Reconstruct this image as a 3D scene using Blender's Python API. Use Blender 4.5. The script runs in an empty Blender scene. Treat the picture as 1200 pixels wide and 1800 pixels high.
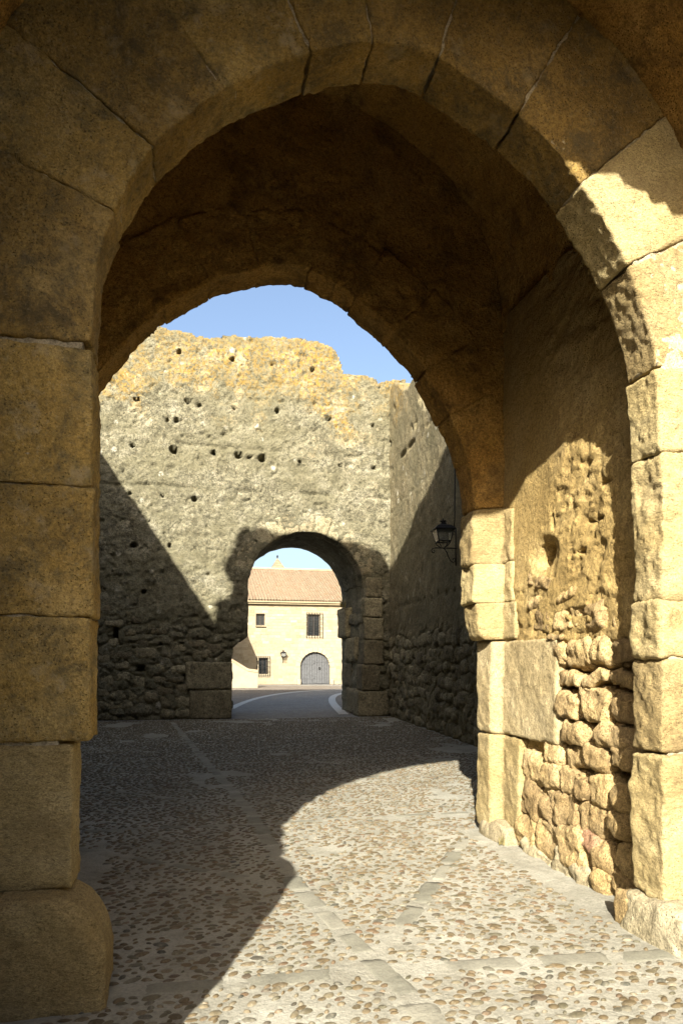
import bpy, math, numpy as np
from mathutils import Vector, Matrix
R = math.radians
sc = bpy.context.scene
col = sc.collection

# ------------------------------------------------------------------ camera
EYE = 1.6
YAW = math.atan(280/1250)
cam_d = bpy.data.cameras.new('camera')
cam_d.sensor_fit = 'VERTICAL'; cam_d.sensor_height = 36.0
cam_d.lens = 36*1250/1800
cam_d.shift_y = 265/1800
cam_d.clip_start = 0.05; cam_d.clip_end = 5000
cam = bpy.data.objects.new('camera', cam_d); col.objects.link(cam)
cam.location = (0, 0, EYE); cam.rotation_euler = (R(90), 0, -YAW)
sc.camera = cam

# ------------------------------------------------------------------ light
SUN = Vector((0.398, 1.0, -0.60)).normalized()          # travel direction of the light
elev = math.asin(-SUN.z)
world = bpy.data.worlds.new('World'); sc.world = world; world.use_nodes = True
wn = world.node_tree
bg = wn.nodes['Background']
sky = wn.nodes.new('ShaderNodeTexSky'); sky.sky_type = 'NISHITA'; sky.sun_disc = False
sky.sun_elevation = elev
sky.sun_rotation = math.atan2(-SUN.x, -SUN.y)
sky.air_density = 1.0; sky.dust_density = 4.5; sky.ozone_density = 1.0
wn.links.new(sky.outputs[0], bg.inputs[0]); bg.inputs[1].default_value = 0.08
sd = bpy.data.lights.new('sun', 'SUN'); sd.energy = 5.0; sd.angle = R(0.53); sd.color = (1.0, 0.95, 0.85)
so = bpy.data.objects.new('sun', sd); col.objects.link(so)
so.rotation_euler = SUN.to_track_quat('-Z', 'Y').to_euler(); so.location = (-8, -20, 25)
sc.view_settings.view_transform = 'Standard'; sc.view_settings.look = 'None'
sc.view_settings.exposure = 1.84; sc.view_settings.gamma = 1.0
sc.cycles.max_bounces = 10; sc.cycles.diffuse_bounces = 8

# ------------------------------------------------------------------ measuring helpers
CO, SI = math.cos(YAW), math.sin(YAW)
def ray(px, py):
    r = (px-600)/1250
    return r*CO+SI, CO-r*SI, (1165-py)/1250
def on_y(px, py, Y):
    a, b, c = ray(px, py); d = Y/b; return a*d, EYE+c*d          # X, z
def on_x(px, py, X):
    a, b, c = ray(px, py); d = X/a; return b*d, EYE+c*d          # Y, z
def on_ground(px, py):
    a, b, c = ray(px, py); d = -EYE/c; return a*d, b*d

# ------------------------------------------------------------------ numpy noise
_rs = np.random.RandomState(11)
_pm = np.tile(_rs.permutation(256), 3); _vl = _rs.rand(256)*2-1
def vnoise(P):
    i = np.floor(P).astype(np.int64); f = P-i; u = f*f*f*(f*(f*6-15)+10); i &= 255
    x, y, z = i[:, 0], i[:, 1], i[:, 2]; ux, uy, uz = u[:, 0], u[:, 1], u[:, 2]
    def h(a, b, c): return _vl[_pm[_pm[_pm[(x+a) & 255]+((y+b) & 255)]+((z+c) & 255)]]
    x00 = h(0,0,0)*(1-ux)+h(1,0,0)*ux; x10 = h(0,1,0)*(1-ux)+h(1,1,0)*ux
    x01 = h(0,0,1)*(1-ux)+h(1,0,1)*ux; x11 = h(0,1,1)*(1-ux)+h(1,1,1)*ux
    return (x00*(1-uy)+x10*uy)*(1-uz)+(x01*(1-uy)+x11*uy)*uz
def fbm(P, freq, octv=3, seed=0, gain=0.5):
    P = np.asarray(P, float); o = np.zeros(len(P)); a = 1.0; t = 0
    for k in range(octv):
        o += a*vnoise(P*freq*(2.03**k)+seed*7.31+k*13.7); t += a; a *= gain
    return o/t
def worley(U, V, freq, seed=0):
    u = U*freq+seed*3.7; v = V*freq+seed*1.9
    iu = np.floor(u).astype(int); iv = np.floor(v).astype(int)
    f1 = np.full(u.shape, 9.0); f2 = np.full(u.shape, 9.0)
    for a in (-1, 0, 1):
        for b in (-1, 0, 1):
            k = _pm[_pm[(iu+a) & 255]+((iv+b) & 255)]
            cx = iu+a+.5+.42*_vl[k]; cy = iv+b+.5+.42*_vl[_pm[k+17]]
            d = np.hypot(u-cx, v-cy)
            m = d < f1; f2 = np.where(m, f1, np.minimum(f2, d)); f1 = np.where(m, d, f1)
    return f1, f2
def sstep(a, b, x):
    t = np.clip((x-a)/(b-a), 0, 1); return t*t*(3-2*t)

# ------------------------------------------------------------------ mesh helpers
def raw_mesh(name, V, F, smooth=True, orient=False):
    V = np.asarray(V, np.float32); F = np.asarray(F, np.int32); k = F.shape[1]
    if orient:
        c = V.mean(0); a, b, d = V[F[:, 0]]-c, V[F[:, 1]]-c, V[F[:, 2]]-c
        vol = (a*np.cross(b, d)).sum()
        if k == 4:
            e = V[F[:, 3]]-c; vol += (a*np.cross(d, e)).sum()
        if vol < 0: F = F[:, ::-1]
    me = bpy.data.meshes.new(name)
    me.vertices.add(len(V)); me.vertices.foreach_set('co', V.ravel())
    me.loops.add(F.size); me.loops.foreach_set('vertex_index', np.ascontiguousarray(F).ravel())
    me.polygons.add(len(F)); me.polygons.foreach_set('loop_start', np.arange(0, F.size, k, dtype=np.int32))
    me.update(calc_edges=True); me.validate()
    me.polygons.foreach_set('use_smooth', np.full(len(me.polygons), smooth))
    return me
def put(name, me, mat, parent=None):
    o = bpy.data.objects.new(name, me); col.objects.link(o)
    if mat and not me.materials: me.materials.append(mat)
    if parent:
        o.parent = parent
        if parent.type == 'EMPTY': o.matrix_parent_inverse = Matrix.Translation(-parent.location)
    return o
def obj(name, V, F, mat, parent=None, smooth=True, orient=True):
    return put(name, raw_mesh(name, V, F, smooth, orient), mat, parent)
def thing(name, label, cat, loc=(0, 0, 0), group=None):
    o = bpy.data.objects.new(name, None); col.objects.link(o); o.location = loc; o.empty_display_size = .2
    tag(o, label, cat, group); return o
def tag(o, label, cat, group=None):
    o['label'] = label; o['category'] = cat
    if group: o['group'] = group
    return o

_lat = {}
def lattice(n):
    if n in _lat: return _lat[n]
    pts, quads, off = [], [], 0
    for ax in range(3):
        b, c = (ax+1) % 3, (ax+2) % 3
        J, K = np.meshgrid(np.arange(n[b]+1), np.arange(n[c]+1), indexing='ij')
        idx = np.arange(J.size).reshape(J.shape)
        q = np.stack([idx[:-1, :-1], idx[1:, :-1], idx[1:, 1:], idx[:-1, 1:]], -1).reshape(-1, 4)
        for s in (0, n[ax]):
            P = np.zeros((J.size, 3), int); P[:, ax] = s; P[:, b] = J.ravel(); P[:, c] = K.ravel()
            pts.append(P); quads.append((q if s else q[:, ::-1])+off); off += J.size
    P = np.concatenate(pts); Q = np.concatenate(quads)
    key = (P[:, 0]*4096+P[:, 1])*4096+P[:, 2]
    _, first, inv = np.unique(key, return_index=True, return_inverse=True)
    _lat[n] = (P[first], inv.reshape(-1)[Q]); return _lat[n]
_seed = [1]
def block(name, size, fn, mat, parent, res=.016, r=.03, amp=(.012, .006, .003), frq=(3, 11, 34), round_var=.7, nmax=110):
    """a rounded, worn stone: box lattice, noisy arrises, noisy faces, then mapped into place by fn"""
    _seed[0] += 1; sd_ = _seed[0]*1.37
    size = np.array(size, float)
    n = tuple(int(min(nmax, max(2, math.ceil(s/res)))) for s in size)
    L, Q = lattice(n)
    p = (L/np.array(n)-.5)*size; h = size/2
    rr = np.clip(r*(1+round_var*1.6*fbm(p, 6, 2, sd_)), .004, h.min()*.98)[:, None]
    q = np.clip(p, -(h-rr), h-rr); d = p-q; l = np.linalg.norm(d, axis=1, keepdims=True); nr = d/np.maximum(l, 1e-9)
    p = q+nr*rr
    disp = sum(a*fbm(p, f, 2, sd_+i*5) for i, (a, f) in enumerate(zip(amp, frq)))
    p = p+nr*disp[:, None]
    return obj(name, fn(p), Q, mat, parent)
def shift_fn(c):
    c = np.array(c); return lambda p: p+c
def box_verts(c, s):
    L, Q = lattice((1, 1, 1)); return (L-.5)*np.array(s)+np.array(c), Q
def join(parts):
    V, F, o = [], [], 0
    for v, f in parts:
        V.append(np.asarray(v)); F.append(np.asarray(f)+o); o += len(v)
    return np.concatenate(V), np.concatenate(F)
def box(name, c, s, mat, parent, bevel=0):
    if bevel:
        L, Q = lattice((3, 3, 3)); s = np.array(s, float); h = s/2
        t = np.stack([np.array([-h[i], -h[i]+min(bevel, h[i]*.6), h[i]-min(bevel, h[i]*.6), h[i]])[L[:, i]] for i in range(3)], 1)
        q = np.clip(t, -(h-np.minimum(bevel, h*.6)), h-np.minimum(bevel, h*.6)); d = t-q
        ln = np.linalg.norm(d, axis=1, keepdims=True)
        V = q+d/np.maximum(ln, 1e-9)*np.minimum(ln, bevel); return obj(name, V+np.array(c), Q, mat, parent, smooth=False)
    V, Q = box_verts(c, s); return obj(name, V, Q, mat, parent, smooth=False)
def tube(pts, rad, n=8):
    pts = [Vector(p) for p in pts]; V, F = [], []
    rad = rad if hasattr(rad, '__len__') else [rad]*len(pts)
    for i, p in enumerate(pts):
        t = (pts[min(i+1, len(pts)-1)]-pts[max(i-1, 0)]).normalized()
        a = t.orthogonal().normalized() if i == 0 else (a-t*a.dot(t)).normalized()
        b = t.cross(a)
        for k in range(n):
            w = 2*math.pi*k/n; V.append(p+(a*math.cos(w)+b*math.sin(w))*rad[i])
    for i in range(len(pts)-1):
        for k in range(n):
            F.append((i*n+k, i*n+(k+1) % n, (i+1)*n+(k+1) % n, (i+1)*n+k))
    c0 = len(V); V += [pts[0], pts[-1]]; e = (len(pts)-1)*n
    for k in range(n):
        F.append((c0, (k+1) % n, k, k)); F.append((c0+1, e+k, e+(k+1) % n, e+(k+1) % n))
    F = [f for f in F]
    return np.array([tuple(v) for v in V]), np.array(F)
def tri_ok(name, V, F, mat, parent, smooth=True):
    """tubes carry degenerate cap quads: split into triangles"""
    F = np.asarray(F); T = np.concatenate([F[:, [0, 1, 2]], F[F[:, 2] != F[:, 3]][:, [0, 2, 3]]])
    return obj(name, V, T, mat, parent, smooth, orient=False)

def slab(name, org, ua, na, w, h, cell, keep, front, thick, mat, parent, layers=3, side_amp=.02, jit=.35, back=None, snap=None):
    """a masonry wall: grid in u (along ua) and z, cells kept by keep(u,z), front face displaced by front(u,z)
    towards na, real thickness and side faces round every opening and along the ragged top"""
    org, ua, na = (np.array(a, float) for a in (org, ua, na))
    nu, nv = int(round(w/cell)), int(round(h/cell))
    U, Z = np.meshgrid(np.linspace(0, w, nu+1), np.linspace(0, h, nv+1), indexing='ij')
    uc = (U[:-1, :-1]+U[1:, 1:])/2; zc = (Z[:-1, :-1]+Z[1:, 1:])/2
    K = keep(uc.ravel(), zc.ravel()).reshape(uc.shape)
    u, z = U.ravel(), Z.ravel()
    S = np.stack([u, z, np.zeros_like(u)], 1)
    ju = u+jit*cell*fbm(S, 1/cell/2.3, 1, 3); jz = z+jit*cell*fbm(S, 1/cell/2.3, 1, 9); jz[z <= 0] = 0
    if snap is not None:
        cnt = np.zeros(U.shape); kp = np.pad(K, 1, mode='edge').astype(float); cnt = kp[:-1, :-1]+kp[1:, :-1]+kp[:-1, 1:]+kp[1:, 1:]
        e = ((cnt > 0) & (cnt < 4)).ravel(); ju[e], jz[e] = snap(ju[e], jz[e])
    fd = front(u, z); bd = back(u, z) if back is not None else np.zeros_like(u)
    NV = len(u)
    def at(uu, zz, d):
        return org+ua*uu[:, None]+np.array((0, 0, 1.))*zz[:, None]+na*d[:, None]
    idx = np.arange(NV).reshape(U.shape)
    q = np.stack([idx[:-1, :-1], idx[1:, :-1], idx[1:, 1:], idx[:-1, 1:]], -1)[K]
    V = [at(ju, jz, fd)]; F = [q]
    for k in range(1, layers+1):
        t = k/layers; base = at(ju, jz, fd*(1-t)+(bd-thick)*t)
        if k < layers:
            n1 = fbm(base, 2.5, 2, 21+k)*side_amp; n2 = fbm(base, 2.5, 2, 41+k)*side_amp
            base = base+ua*n1[:, None]; base[:, 2] += n2
        V.append(base)
    F.append(q[:, ::-1]+NV*layers)
    Kp = np.pad(K, 1); C = Kp[1:-1, 1:-1]
    def sides(a, b, m):
        a, b = a[m], b[m]
        for k in range(layers):
            F.append(np.stack([b+NV*k, a+NV*k, a+NV*(k+1), b+NV*(k+1)], 1))
    sides(idx[:-1, :-1], idx[1:, :-1], C & ~Kp[1:-1, :-2]); sides(idx[1:, 1:], idx[:-1, 1:], C & ~Kp[1:-1, 2:])
    sides(idx[:-1, 1:], idx[:-1, :-1], C & ~Kp[:-2, 1:-1]); sides(idx[1:, :-1], idx[1:, 1:], C & ~Kp[2:, 1:-1])
    V = np.concatenate(V); F = np.concatenate(F)
    used = np.unique(F); mp = np.full(len(V), -1); mp[used] = np.arange(len(used))
    return obj(name, V[used], mp[F], mat, parent)
def inside(poly, x, z):
    poly = np.asarray(poly); r = np.zeros(x.shape, bool); n = len(poly)
    for i in range(n):
        x0, z0 = poly[i]; x1, z1 = poly[(i+1) % n]
        if z0 == z1: continue
        c = ((z0 > z) != (z1 > z)) & (x < (x1-x0)*(z-z0)/(z1-z0)+x0); r ^= c
    return r
class Profile:
    """outline of an arched opening, from its left foot over the crown to its right foot"""
    def __init__(s, pts, step=.03):
        p = np.array(pts, float); l = np.r_[0, np.cumsum(np.hypot(*np.diff(p, axis=0).T))]
        u = np.arange(0, l[-1], step); q = np.stack([np.interp(u, l, p[:, 0]), np.interp(u, l, p[:, 1])], 1)
        k = np.hanning(9); k /= k.sum()
        m = np.pad(q, ((4, 4), (0, 0)), mode='edge'); sm = np.stack([np.convolve(m[:, i], k, 'valid') for i in (0, 1)], 1)
        sm[:5] = q[:5]; sm[-5:] = q[-5:]
        s.p = sm; s.u = np.r_[0, np.cumsum(np.hypot(*np.diff(sm, axis=0).T))]; s.L = s.u[-1]
        t = np.gradient(sm, axis=0); m = np.pad(t, ((12, 12), (0, 0)), mode='edge'); k = np.hanning(25); k /= k.sum()
        t = np.stack([np.convolve(m[:, i], k, 'valid') for i in (0, 1)], 1); t /= np.linalg.norm(t, axis=1, keepdims=True)
        s.n = np.stack([-t[:, 1], t[:, 0]], 1)
    def at(s, u, v):
        f = lambda a: np.interp(u, s.u, a)
        return np.stack([f(s.p[:, 0])+v*f(s.n[:, 0]), f(s.p[:, 1])+v*f(s.n[:, 1])], 1)
    def find(s, x, z): return s.u[np.argmin(np.hypot(s.p[:, 0]-x, s.p[:, 1]-z))]
    def grown(s, g):
        q = s.at(s.u, np.full(len(s.u), g)); q[0, 1] = q[-1, 1] = -1; return q
def arch_block(name, pr, u0, u1, v0, v1, y0, y1, mat, parent, gap=.012, **kw):
    um, vm, ym = (u0+u1)/2, (v0+v1)/2, (y0+y1)/2
    def fn(p):
        q = pr.at(um+p[:, 0], vm+p[:, 1]); return np.stack([q[:, 0], ym+p[:, 2], q[:, 1]], 1)
    return block(name, (u1-u0-gap, v1-v0, y1-y0), fn, mat, parent, **kw)

# ------------------------------------------------------------------ materials
ALB = .62
class NT:
    def __init__(s, name):
        s.m = bpy.data.materials.new(name); s.m.use_nodes = True; s.t = s.m.node_tree
        s.b = s.t.nodes['Principled BSDF']; s.b.inputs['Specular IOR Level'].default_value = .2
    def n(s, ty, **kw):
        o = s.t.nodes.new(ty)
        for k, v in kw.items():
            if k.startswith('i_'): o.inputs[k[2:].replace('_', ' ')].default_value = v
            else: setattr(o, k, v)
        return o
    def l(s, a, b): s.t.links.new(a, b); return s
    def pos(s, scale=None):
        g = s.n('ShaderNodeNewGeometry').outputs['Position']
        if scale:
            v = s.n('ShaderNodeVectorMath', operation='MULTIPLY'); s.l(g, v.inputs[0]); v.inputs[1].default_value = scale; return v.outputs[0]
        return g
    def noise(s, vec, scale, detail=5, rough=.6, dist=0):
        o = s.n('ShaderNodeTexNoise'); o.inputs['Scale'].default_value = scale; o.inputs['Detail'].default_value = detail
        o.inputs['Roughness'].default_value = rough; o.inputs['Distortion'].default_value = dist; s.l(vec, o.inputs['Vector']); return o.outputs['Fac']
    def voro(s, vec, scale, feature='F1', out='Distance'):
        o = s.n('ShaderNodeTexVoronoi', feature=feature); o.inputs['Scale'].default_value = scale; s.l(vec, o.inputs['Vector']); return o.outputs[out]
    def ramp(s, fac, stops):
        o = s.n('ShaderNodeValToRGB'); e = o.color_ramp.elements
        while len(e) < len(stops): e.new(.5)
        for k, (p, c) in enumerate(stops):
            e[k].position = p; e[k].color = (*c, 1) if hasattr(c, '__len__') else (c, c, c, 1)
        s.l(fac, o.inputs[0]); return o.outputs[0]
    def math(s, op, a, b=None, clamp=False):
        o = s.n('ShaderNodeMath', operation=op, use_clamp=clamp)
        for i, v in enumerate((a, b)):
            if v is None: continue
            if isinstance(v, (int, float)): o.inputs[i].default_value = v
            else: s.l(v, o.inputs[i])
        return o.outputs[0]
    def mix(s, fac, a, b, mode='MIX'):
        o = s.n('ShaderNodeMix', data_type='RGBA', blend_type=mode)
        for i, v in ((0, fac), (6, a), (7, b)):
            if isinstance(v, (int, float)): o.inputs[i].default_value = v
            elif isinstance(v, tuple): o.inputs[i].default_value = (*v, 1)
            else: s.l(v, o.inputs[i])
        return o.outputs[2]
    def z(s):
        o = s.n('ShaderNodeSeparateXYZ'); s.l(s.pos(), o.inputs[0]); return o.outputs['Z']
    def rand(s): return s.n('ShaderNodeObjectInfo').outputs['Random']
    def done(s, colr, height=None, dist=.01, strength=1.0, rough=.95):
        colr = s.mix(1.0, colr, (ALB, ALB, ALB), 'MULTIPLY')
        if isinstance(colr, tuple): s.b.inputs['Base Color'].default_value = (*colr, 1)
        else: s.l(colr, s.b.inputs['Base Color'])
        if isinstance(rough, float): s.b.inputs['Roughness'].default_value = rough
        else: s.l(rough, s.b.inputs['Roughness'])
        if height is not None:
            o = s.n('ShaderNodeBump'); o.inputs['Distance'].default_value = dist; o.inputs['Strength'].default_value = strength
            s.l(height, o.inputs['Height']); s.l(o.outputs[0], s.b.inputs['Normal'])
        return s.m

def stone_mat(name, dark, mid, light, stain=(.10, .085, .055), stain_amt=.5, grain=1.0, dist=.012, vary=.25, bedding=1.0, lichen=None, fine=1.0, gc=1.0):
    t = NT(name); P = t.pos((1, 1, bedding)); P0 = t.pos()
    c = t.ramp(t.noise(P, 1.6, 7, .62), [(.28, dark), (.5, mid), (.74, light)])
    g = t.noise(P, 38*fine, 5, .7)
    c = t.mix(1.0, c, t.ramp(g, [(.30, 1-.42*gc), (.5, 1.0), (.72, 1+.26*gc)]), 'MULTIPLY')
    g3 = t.noise(P, 115*fine, 3, .6)
    c = t.mix(1.0, c, t.ramp(g3, [(.30, 1-.38*gc), (.5, 1.0), (.70, 1+.28*gc)]), 'MULTIPLY')
    pits = t.ramp(t.voro(P, 62*fine), [(.05, 0.0), (.27, 1.0)])
    pm = t.ramp(t.noise(P0, 5.5, 3, .6), [(.40, 1.0), (.56, 0.0)])
    pit = t.math('MAXIMUM', pits, pm)
    c = t.mix(t.math('MULTIPLY', t.math('SUBTRACT', 1.0, pit), .7), c, tuple(x*.35 for x in dark))
    s1 = t.ramp(t.noise(P0, 3.3, 9, .72, .4), [(.50, 0.0), (.66, 1.0)])
    c = t.mix(t.math('MULTIPLY', s1, stain_amt), c, stain)
    if lichen: c = lichen(t, c, P0)
    r = t.rand(); v = t.math('ADD', t.math('MULTIPLY', r, vary), 1-vary/2)
    c = t.mix(1.0, c, t.mix(r, (1.0, .97, .93), (1.0, 1.02, 1.0)), 'MULTIPLY')
    h = t.n('ShaderNodeHueSaturation'); t.l(v, h.inputs['Value']); t.l(c, h.inputs['Color'])
    hh = t.math('ADD', t.math('MULTIPLY', t.noise(P, 14, 6, .65), .9), t.math('MULTIPLY', g, .55*grain))
    hh = t.math('ADD', hh, t.math('MULTIPLY', pit, .6*grain)); hh = t.math('ADD', hh, t.math('MULTIPLY', g3, .22*grain))
    return t.done(h.outputs[0], hh, dist)

def lichen_top(t, c, P):
    z = t.z()
    up = t.math('MULTIPLY', t.math('SUBTRACT', z, 7.6), .34, True)
    n = t.noise(P, 1.1, 8, .7)
    o = t.ramp(t.math('ADD', n, t.math('MULTIPLY', up, .30)), [(.64, 0.0), (.74, 1.0)])
    fine = t.ramp(t.noise(P, 9, 5, .7), [(.42, 0.0), (.6, 1.0)])
    c = t.mix(t.math('MULTIPLY', t.math('MULTIPLY', o, fine), .85), c, (.50, .30, .045))
    w = t.ramp(t.noise(P, 2.2, 8, .78), [(.54, 0.0), (.63, 1.0)])
    c = t.mix(t.math('MULTIPLY', t.math('MULTIPLY', w, fine), .75), c, (.66, .60, .44))
    g = t.ramp(t.noise(P, .75, 6, .6), [(.44, 0.0), (.62, 1.0)])
    c = t.mix(t.math('MULTIPLY', g, .5), c, (.19, .175, .105))
    Pb = t.pos((.25, .25, 1.6)); bnd = t.ramp(t.noise(Pb, .9, 6, .65), [(.42, 0.0), (.6, 1.0)])
    c = t.mix(t.math('MULTIPLY', bnd, .40), c, (.21, .19, .11))
    # pale round lichen rosettes low on the wall
    low = t.ramp(z, [(.0, 1.0), (1.0, 1.0)])
    v = t.ramp(t.voro(P, 1.9), [(.10, 1.0), (.17, 0.0)])
    m = t.ramp(t.noise(P, .6, 2), [(.48, 0.0), (.55, 1.0)])
    m2 = t.ramp(t.noise(P, 16, 4, .7), [(.4, 0.0), (.55, 1.0)])
    return t.mix(t.math('MULTIPLY', t.math('MULTIPLY', t.math('MULTIPLY', v, m), m2), .8), c, (.72, .69, .56))
def speckle(t, c, P, k=1.0):
    f = t.ramp(t.noise(P, 46*k, 4, .75), [(.56, 0.0), (.64, 1.0)])
    c = t.mix(t.math('MULTIPLY', f, .35), c, (.50, .41, .24))
    d = t.ramp(t.noise(P, 24*k, 6, .75), [(.56, 0.0), (.66, 1.0)])
    return t.mix(t.math('MULTIPLY', d, .45), c, (.13, .115, .07))
def broad(t, c, P):
    a = t.ramp(t.noise(P, 4.2, 6, .62, .6), [(.50, 0.0), (.62, 1.0)]); f = t.ramp(t.noise(P, 17, 6, .7), [(.40, .25), (.60, 1.0)])
    c = t.mix(t.math('MULTIPLY', t.math('MULTIPLY', a, f), .55), c, (.13, .12, .075))       # grey-green lichen crust
    b = t.ramp(t.noise(P, 5.0, 5, .6, .3), [(.34, 1.0), (.42, 0.0)])
    return t.mix(t.math('MULTIPLY', t.math('MULTIPLY', b, f), .5), c, (.55, .44, .26))      # pale bare stone

MAT = {}
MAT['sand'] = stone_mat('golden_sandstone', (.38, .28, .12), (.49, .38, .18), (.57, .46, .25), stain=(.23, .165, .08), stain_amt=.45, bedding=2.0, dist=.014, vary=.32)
MAT['sand_shaded'] = stone_mat('shaded_weathered_sandstone', (.25, .165, .048), (.43, .285, .085), (.60, .44, .18), stain=(.10, .085, .048), stain_amt=.8, vary=.4, lichen=lambda t, c, P: broad(t, speckle(t, c, P), P), dist=.02, gc=.95)  # shade painted in: darker, more orange sandstone for shaded blocks, plus real lichen
MAT['mortar'] = stone_mat('lime_mortar', (.48, .40, .25), (.57, .49, .33), (.64, .56, .40), stain=(.28, .22, .13), stain_amt=.5, dist=.018, vary=.05)
MAT['rubble'] = stone_mat('rubble_stone', (.42, .29, .12), (.53, .38, .18), (.60, .45, .25), stain=(.24, .175, .09), stain_amt=.6, dist=.022, vary=.6, gc=1.2)
MAT['rubble_red'] = stone_mat('reddish_rubble', (.42, .23, .13), (.50, .29, .17), (.55, .36, .22), stain=(.27, .17, .09), stain_amt=.4, dist=.02, vary=.2)
MAT['vault'] = stone_mat('brown_vault_plaster', (.42, .235, .05), (.58, .335, .085), (.70, .45, .15), stain=(.15, .09, .032), stain_amt=.75, dist=.04, vary=.12, gc=1.3)
MAT['tapia'] = stone_mat('rammed_earth', (.145, .133, .088), (.26, .242, .162), (.42, .395, .295), stain=(.08, .076, .05), stain_amt=.8, dist=.06, vary=.02, fine=.3, gc=1.7, lichen=lambda t, c, P: lichen_top(t, speckle(t, c, P, .32), P))
MAT['tapia_stone'] = stone_mat('wall_rubble', (.24, .205, .125), (.32, .275, .17), (.40, .345, .22), stain=(.12, .105, .065), stain_amt=.6, dist=.04, vary=.6, fine=.35, gc=1.4)
MAT['tapia_right'] = stone_mat('ochre_render', (.24, .205, .115), (.32, .27, .155), (.43, .375, .235), stain=(.13, .12, .07), stain_amt=.65, dist=.04, vary=.02, fine=.35, gc=1.5, lichen=lambda t, c, P: lichen_top(t, speckle(t, c, P, .32), P))
MAT['ring'] = stone_mat('pale_ring_stone', (.33, .28, .165), (.42, .365, .23), (.50, .45, .31), stain=(.17, .15, .09), stain_amt=.55, dist=.05, vary=.3, fine=.35, gc=1.4)
MAT['ashlar_block'] = stone_mat('pale_gold_ashlar', (.44, .34, .17), (.55, .44, .24), (.62, .52, .32), stain=(.32, .25, .13), stain_amt=.35, dist=.014, vary=.05)
MAT['plaster'] = stone_mat('golden_plaster', (.42, .29, .105), (.53, .38, .15), (.60, .46, .22), stain=(.29, .20, .085), stain_amt=.4, dist=.02, vary=.04)
MAT['base'] = stone_mat('pale_base_stone', (.40, .33, .19), (.48, .41, .26), (.56, .49, .34), stain=(.27, .23, .13), stain_amt=.5, dist=.015)

def ground_mat():
    t = NT('lime_pavement'); P = t.pos()
    c = t.ramp(t.noise(P, .9, 7, .65), [(.3, (.35, .335, .265)), (.5, (.45, .43, .345)), (.7, (.54, .52, .425))])
    c = t.mix(1.0, c, t.ramp(t.noise(P, 55, 5, .7), [(.3, .66), (.5, 1.0), (.75, 1.2)]), 'MULTIPLY')
    d = t.ramp(t.noise(P, 2.4, 9, .78, .5), [(.48, 0.0), (.66, 1.0)])
    c = t.mix(t.math('MULTIPLY', d, .65), c, (.22, .20, .145))
    gr = t.ramp(t.noise(P, 9, 8, .8), [(.5, 0.0), (.64, 1.0)])
    c = t.mix(t.math('MULTIPLY', gr, .4), c, (.26, .235, .17))
    hh = t.math('ADD', t.noise(P, 18, 6, .7), t.math('MULTIPLY', t.noise(P, 90, 3, .6), .35))
    return t.done(c, hh, .012)
MAT['pave'] = ground_mat()
def pebble_mat(name, per_island):
    t = NT(name); P = t.pos()
    r = t.n('ShaderNodeNewGeometry').outputs['Random Per Island'] if per_island else t.rand()
    c = t.ramp(r, [(0, (.125, .098, .055)), (.2, (.19, .142, .078)), (.4, (.155, .115, .062)), (.55, (.14, .128, .082)), (.7, (.22, .178, .108)), (.85, (.175, .115, .066)), (.93, (.09, .09, .07)), (1, (.29, .25, .17))])
    c = t.mix(1.0, c, t.ramp(t.noise(P, 45, 5, .65), [(.3, .68), (.5, 1.0), (.75, 1.25)]), 'MULTIPLY')
    dust = t.ramp(t.noise(P, 11, 6, .75), [(.5, 0.0), (.68, 1.0)])
    c = t.mix(t.math('MULTIPLY', dust, .6), c, (.42, .38, .28))
    return t.done(c, t.noise(P, 60, 4), .004, rough=.6)
MAT['pebble'] = pebble_mat('river_pebble', False); MAT['pebbles'] = pebble_mat('river_pebbles', True)
def slab_mat():
    t = NT('worn_slab'); P = t.pos(); r = t.rand()
    c = t.ramp(r, [(0, (.29, .275, .21)), (.35, (.38, .36, .28)), (.7, (.26, .25, .19)), (1, (.41, .39, .31))])
    c = t.mix(1.0, c, t.ramp(t.noise(P, 6, 8, .72), [(.3, .68), (.5, 1.0), (.7, 1.2)]), 'MULTIPLY')
    c = t.mix(1.0, c, t.ramp(t.noise(P, 70, 4, .7), [(.3, .8), (.5, 1.0), (.75, 1.15)]), 'MULTIPLY')
    return t.done(c, t.noise(P, 30, 6, .7), .006, rough=.85)
MAT['slab'] = slab_mat()
def simple(name, c, rough=.7, var=.25, scale=12, metal=0, dist=.004):
    t = NT(name); P = t.pos()
    k = t.mix(1.0, c, t.ramp(t.noise(P, scale, 6, .7), [(.3, 1-var), (.5, 1.0), (.7, 1+var)]), 'MULTIPLY')
    t.b.inputs['Metallic'].default_value = metal
    return t.done(k, t.noise(P, scale*3, 4), dist, rough=rough)
MAT['iron'] = simple('black_iron', (.018, .017, .016), .55)
MAT['earth'] = simple('dry_ground', (.17, .155, .12), .95, .2, .6, dist=.02)
MAT['road'] = simple('grey_road', (.34, .345, .33), .9, .15, 3)
MAT['kerb'] = simple('pale_kerb', (.66, .64, .56), .9, .2, 6)
def cobble_mat(name, a, b, d):
    t = NT(name); P = t.pos()
    c = t.ramp(t.voro(P, 9, 'F1', 'Color'), [(0, a), (.5, b), (1, d)])
    c = t.mix(1.0, c, t.ramp(t.noise(P, .8, 6, .7), [(.3, .75), (.5, 1.0), (.7, 1.2)]), 'MULTIPLY')
    e = t.ramp(t.voro(P, 9, 'DISTANCE_TO_EDGE'), [(.03, 0.0), (.12, 1.0)])
    return t.done(t.mix(e, (.34, .31, .25), c), e, .02)
MAT['cobble'] = cobble_mat('cobbles', (.16, .12, .085), (.26, .205, .15), (.36, .30, .22))
MAT['road'] = cobble_mat('road_setts', (.25, .24, .215), (.33, .32, .29), (.41, .40, .36))
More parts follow.
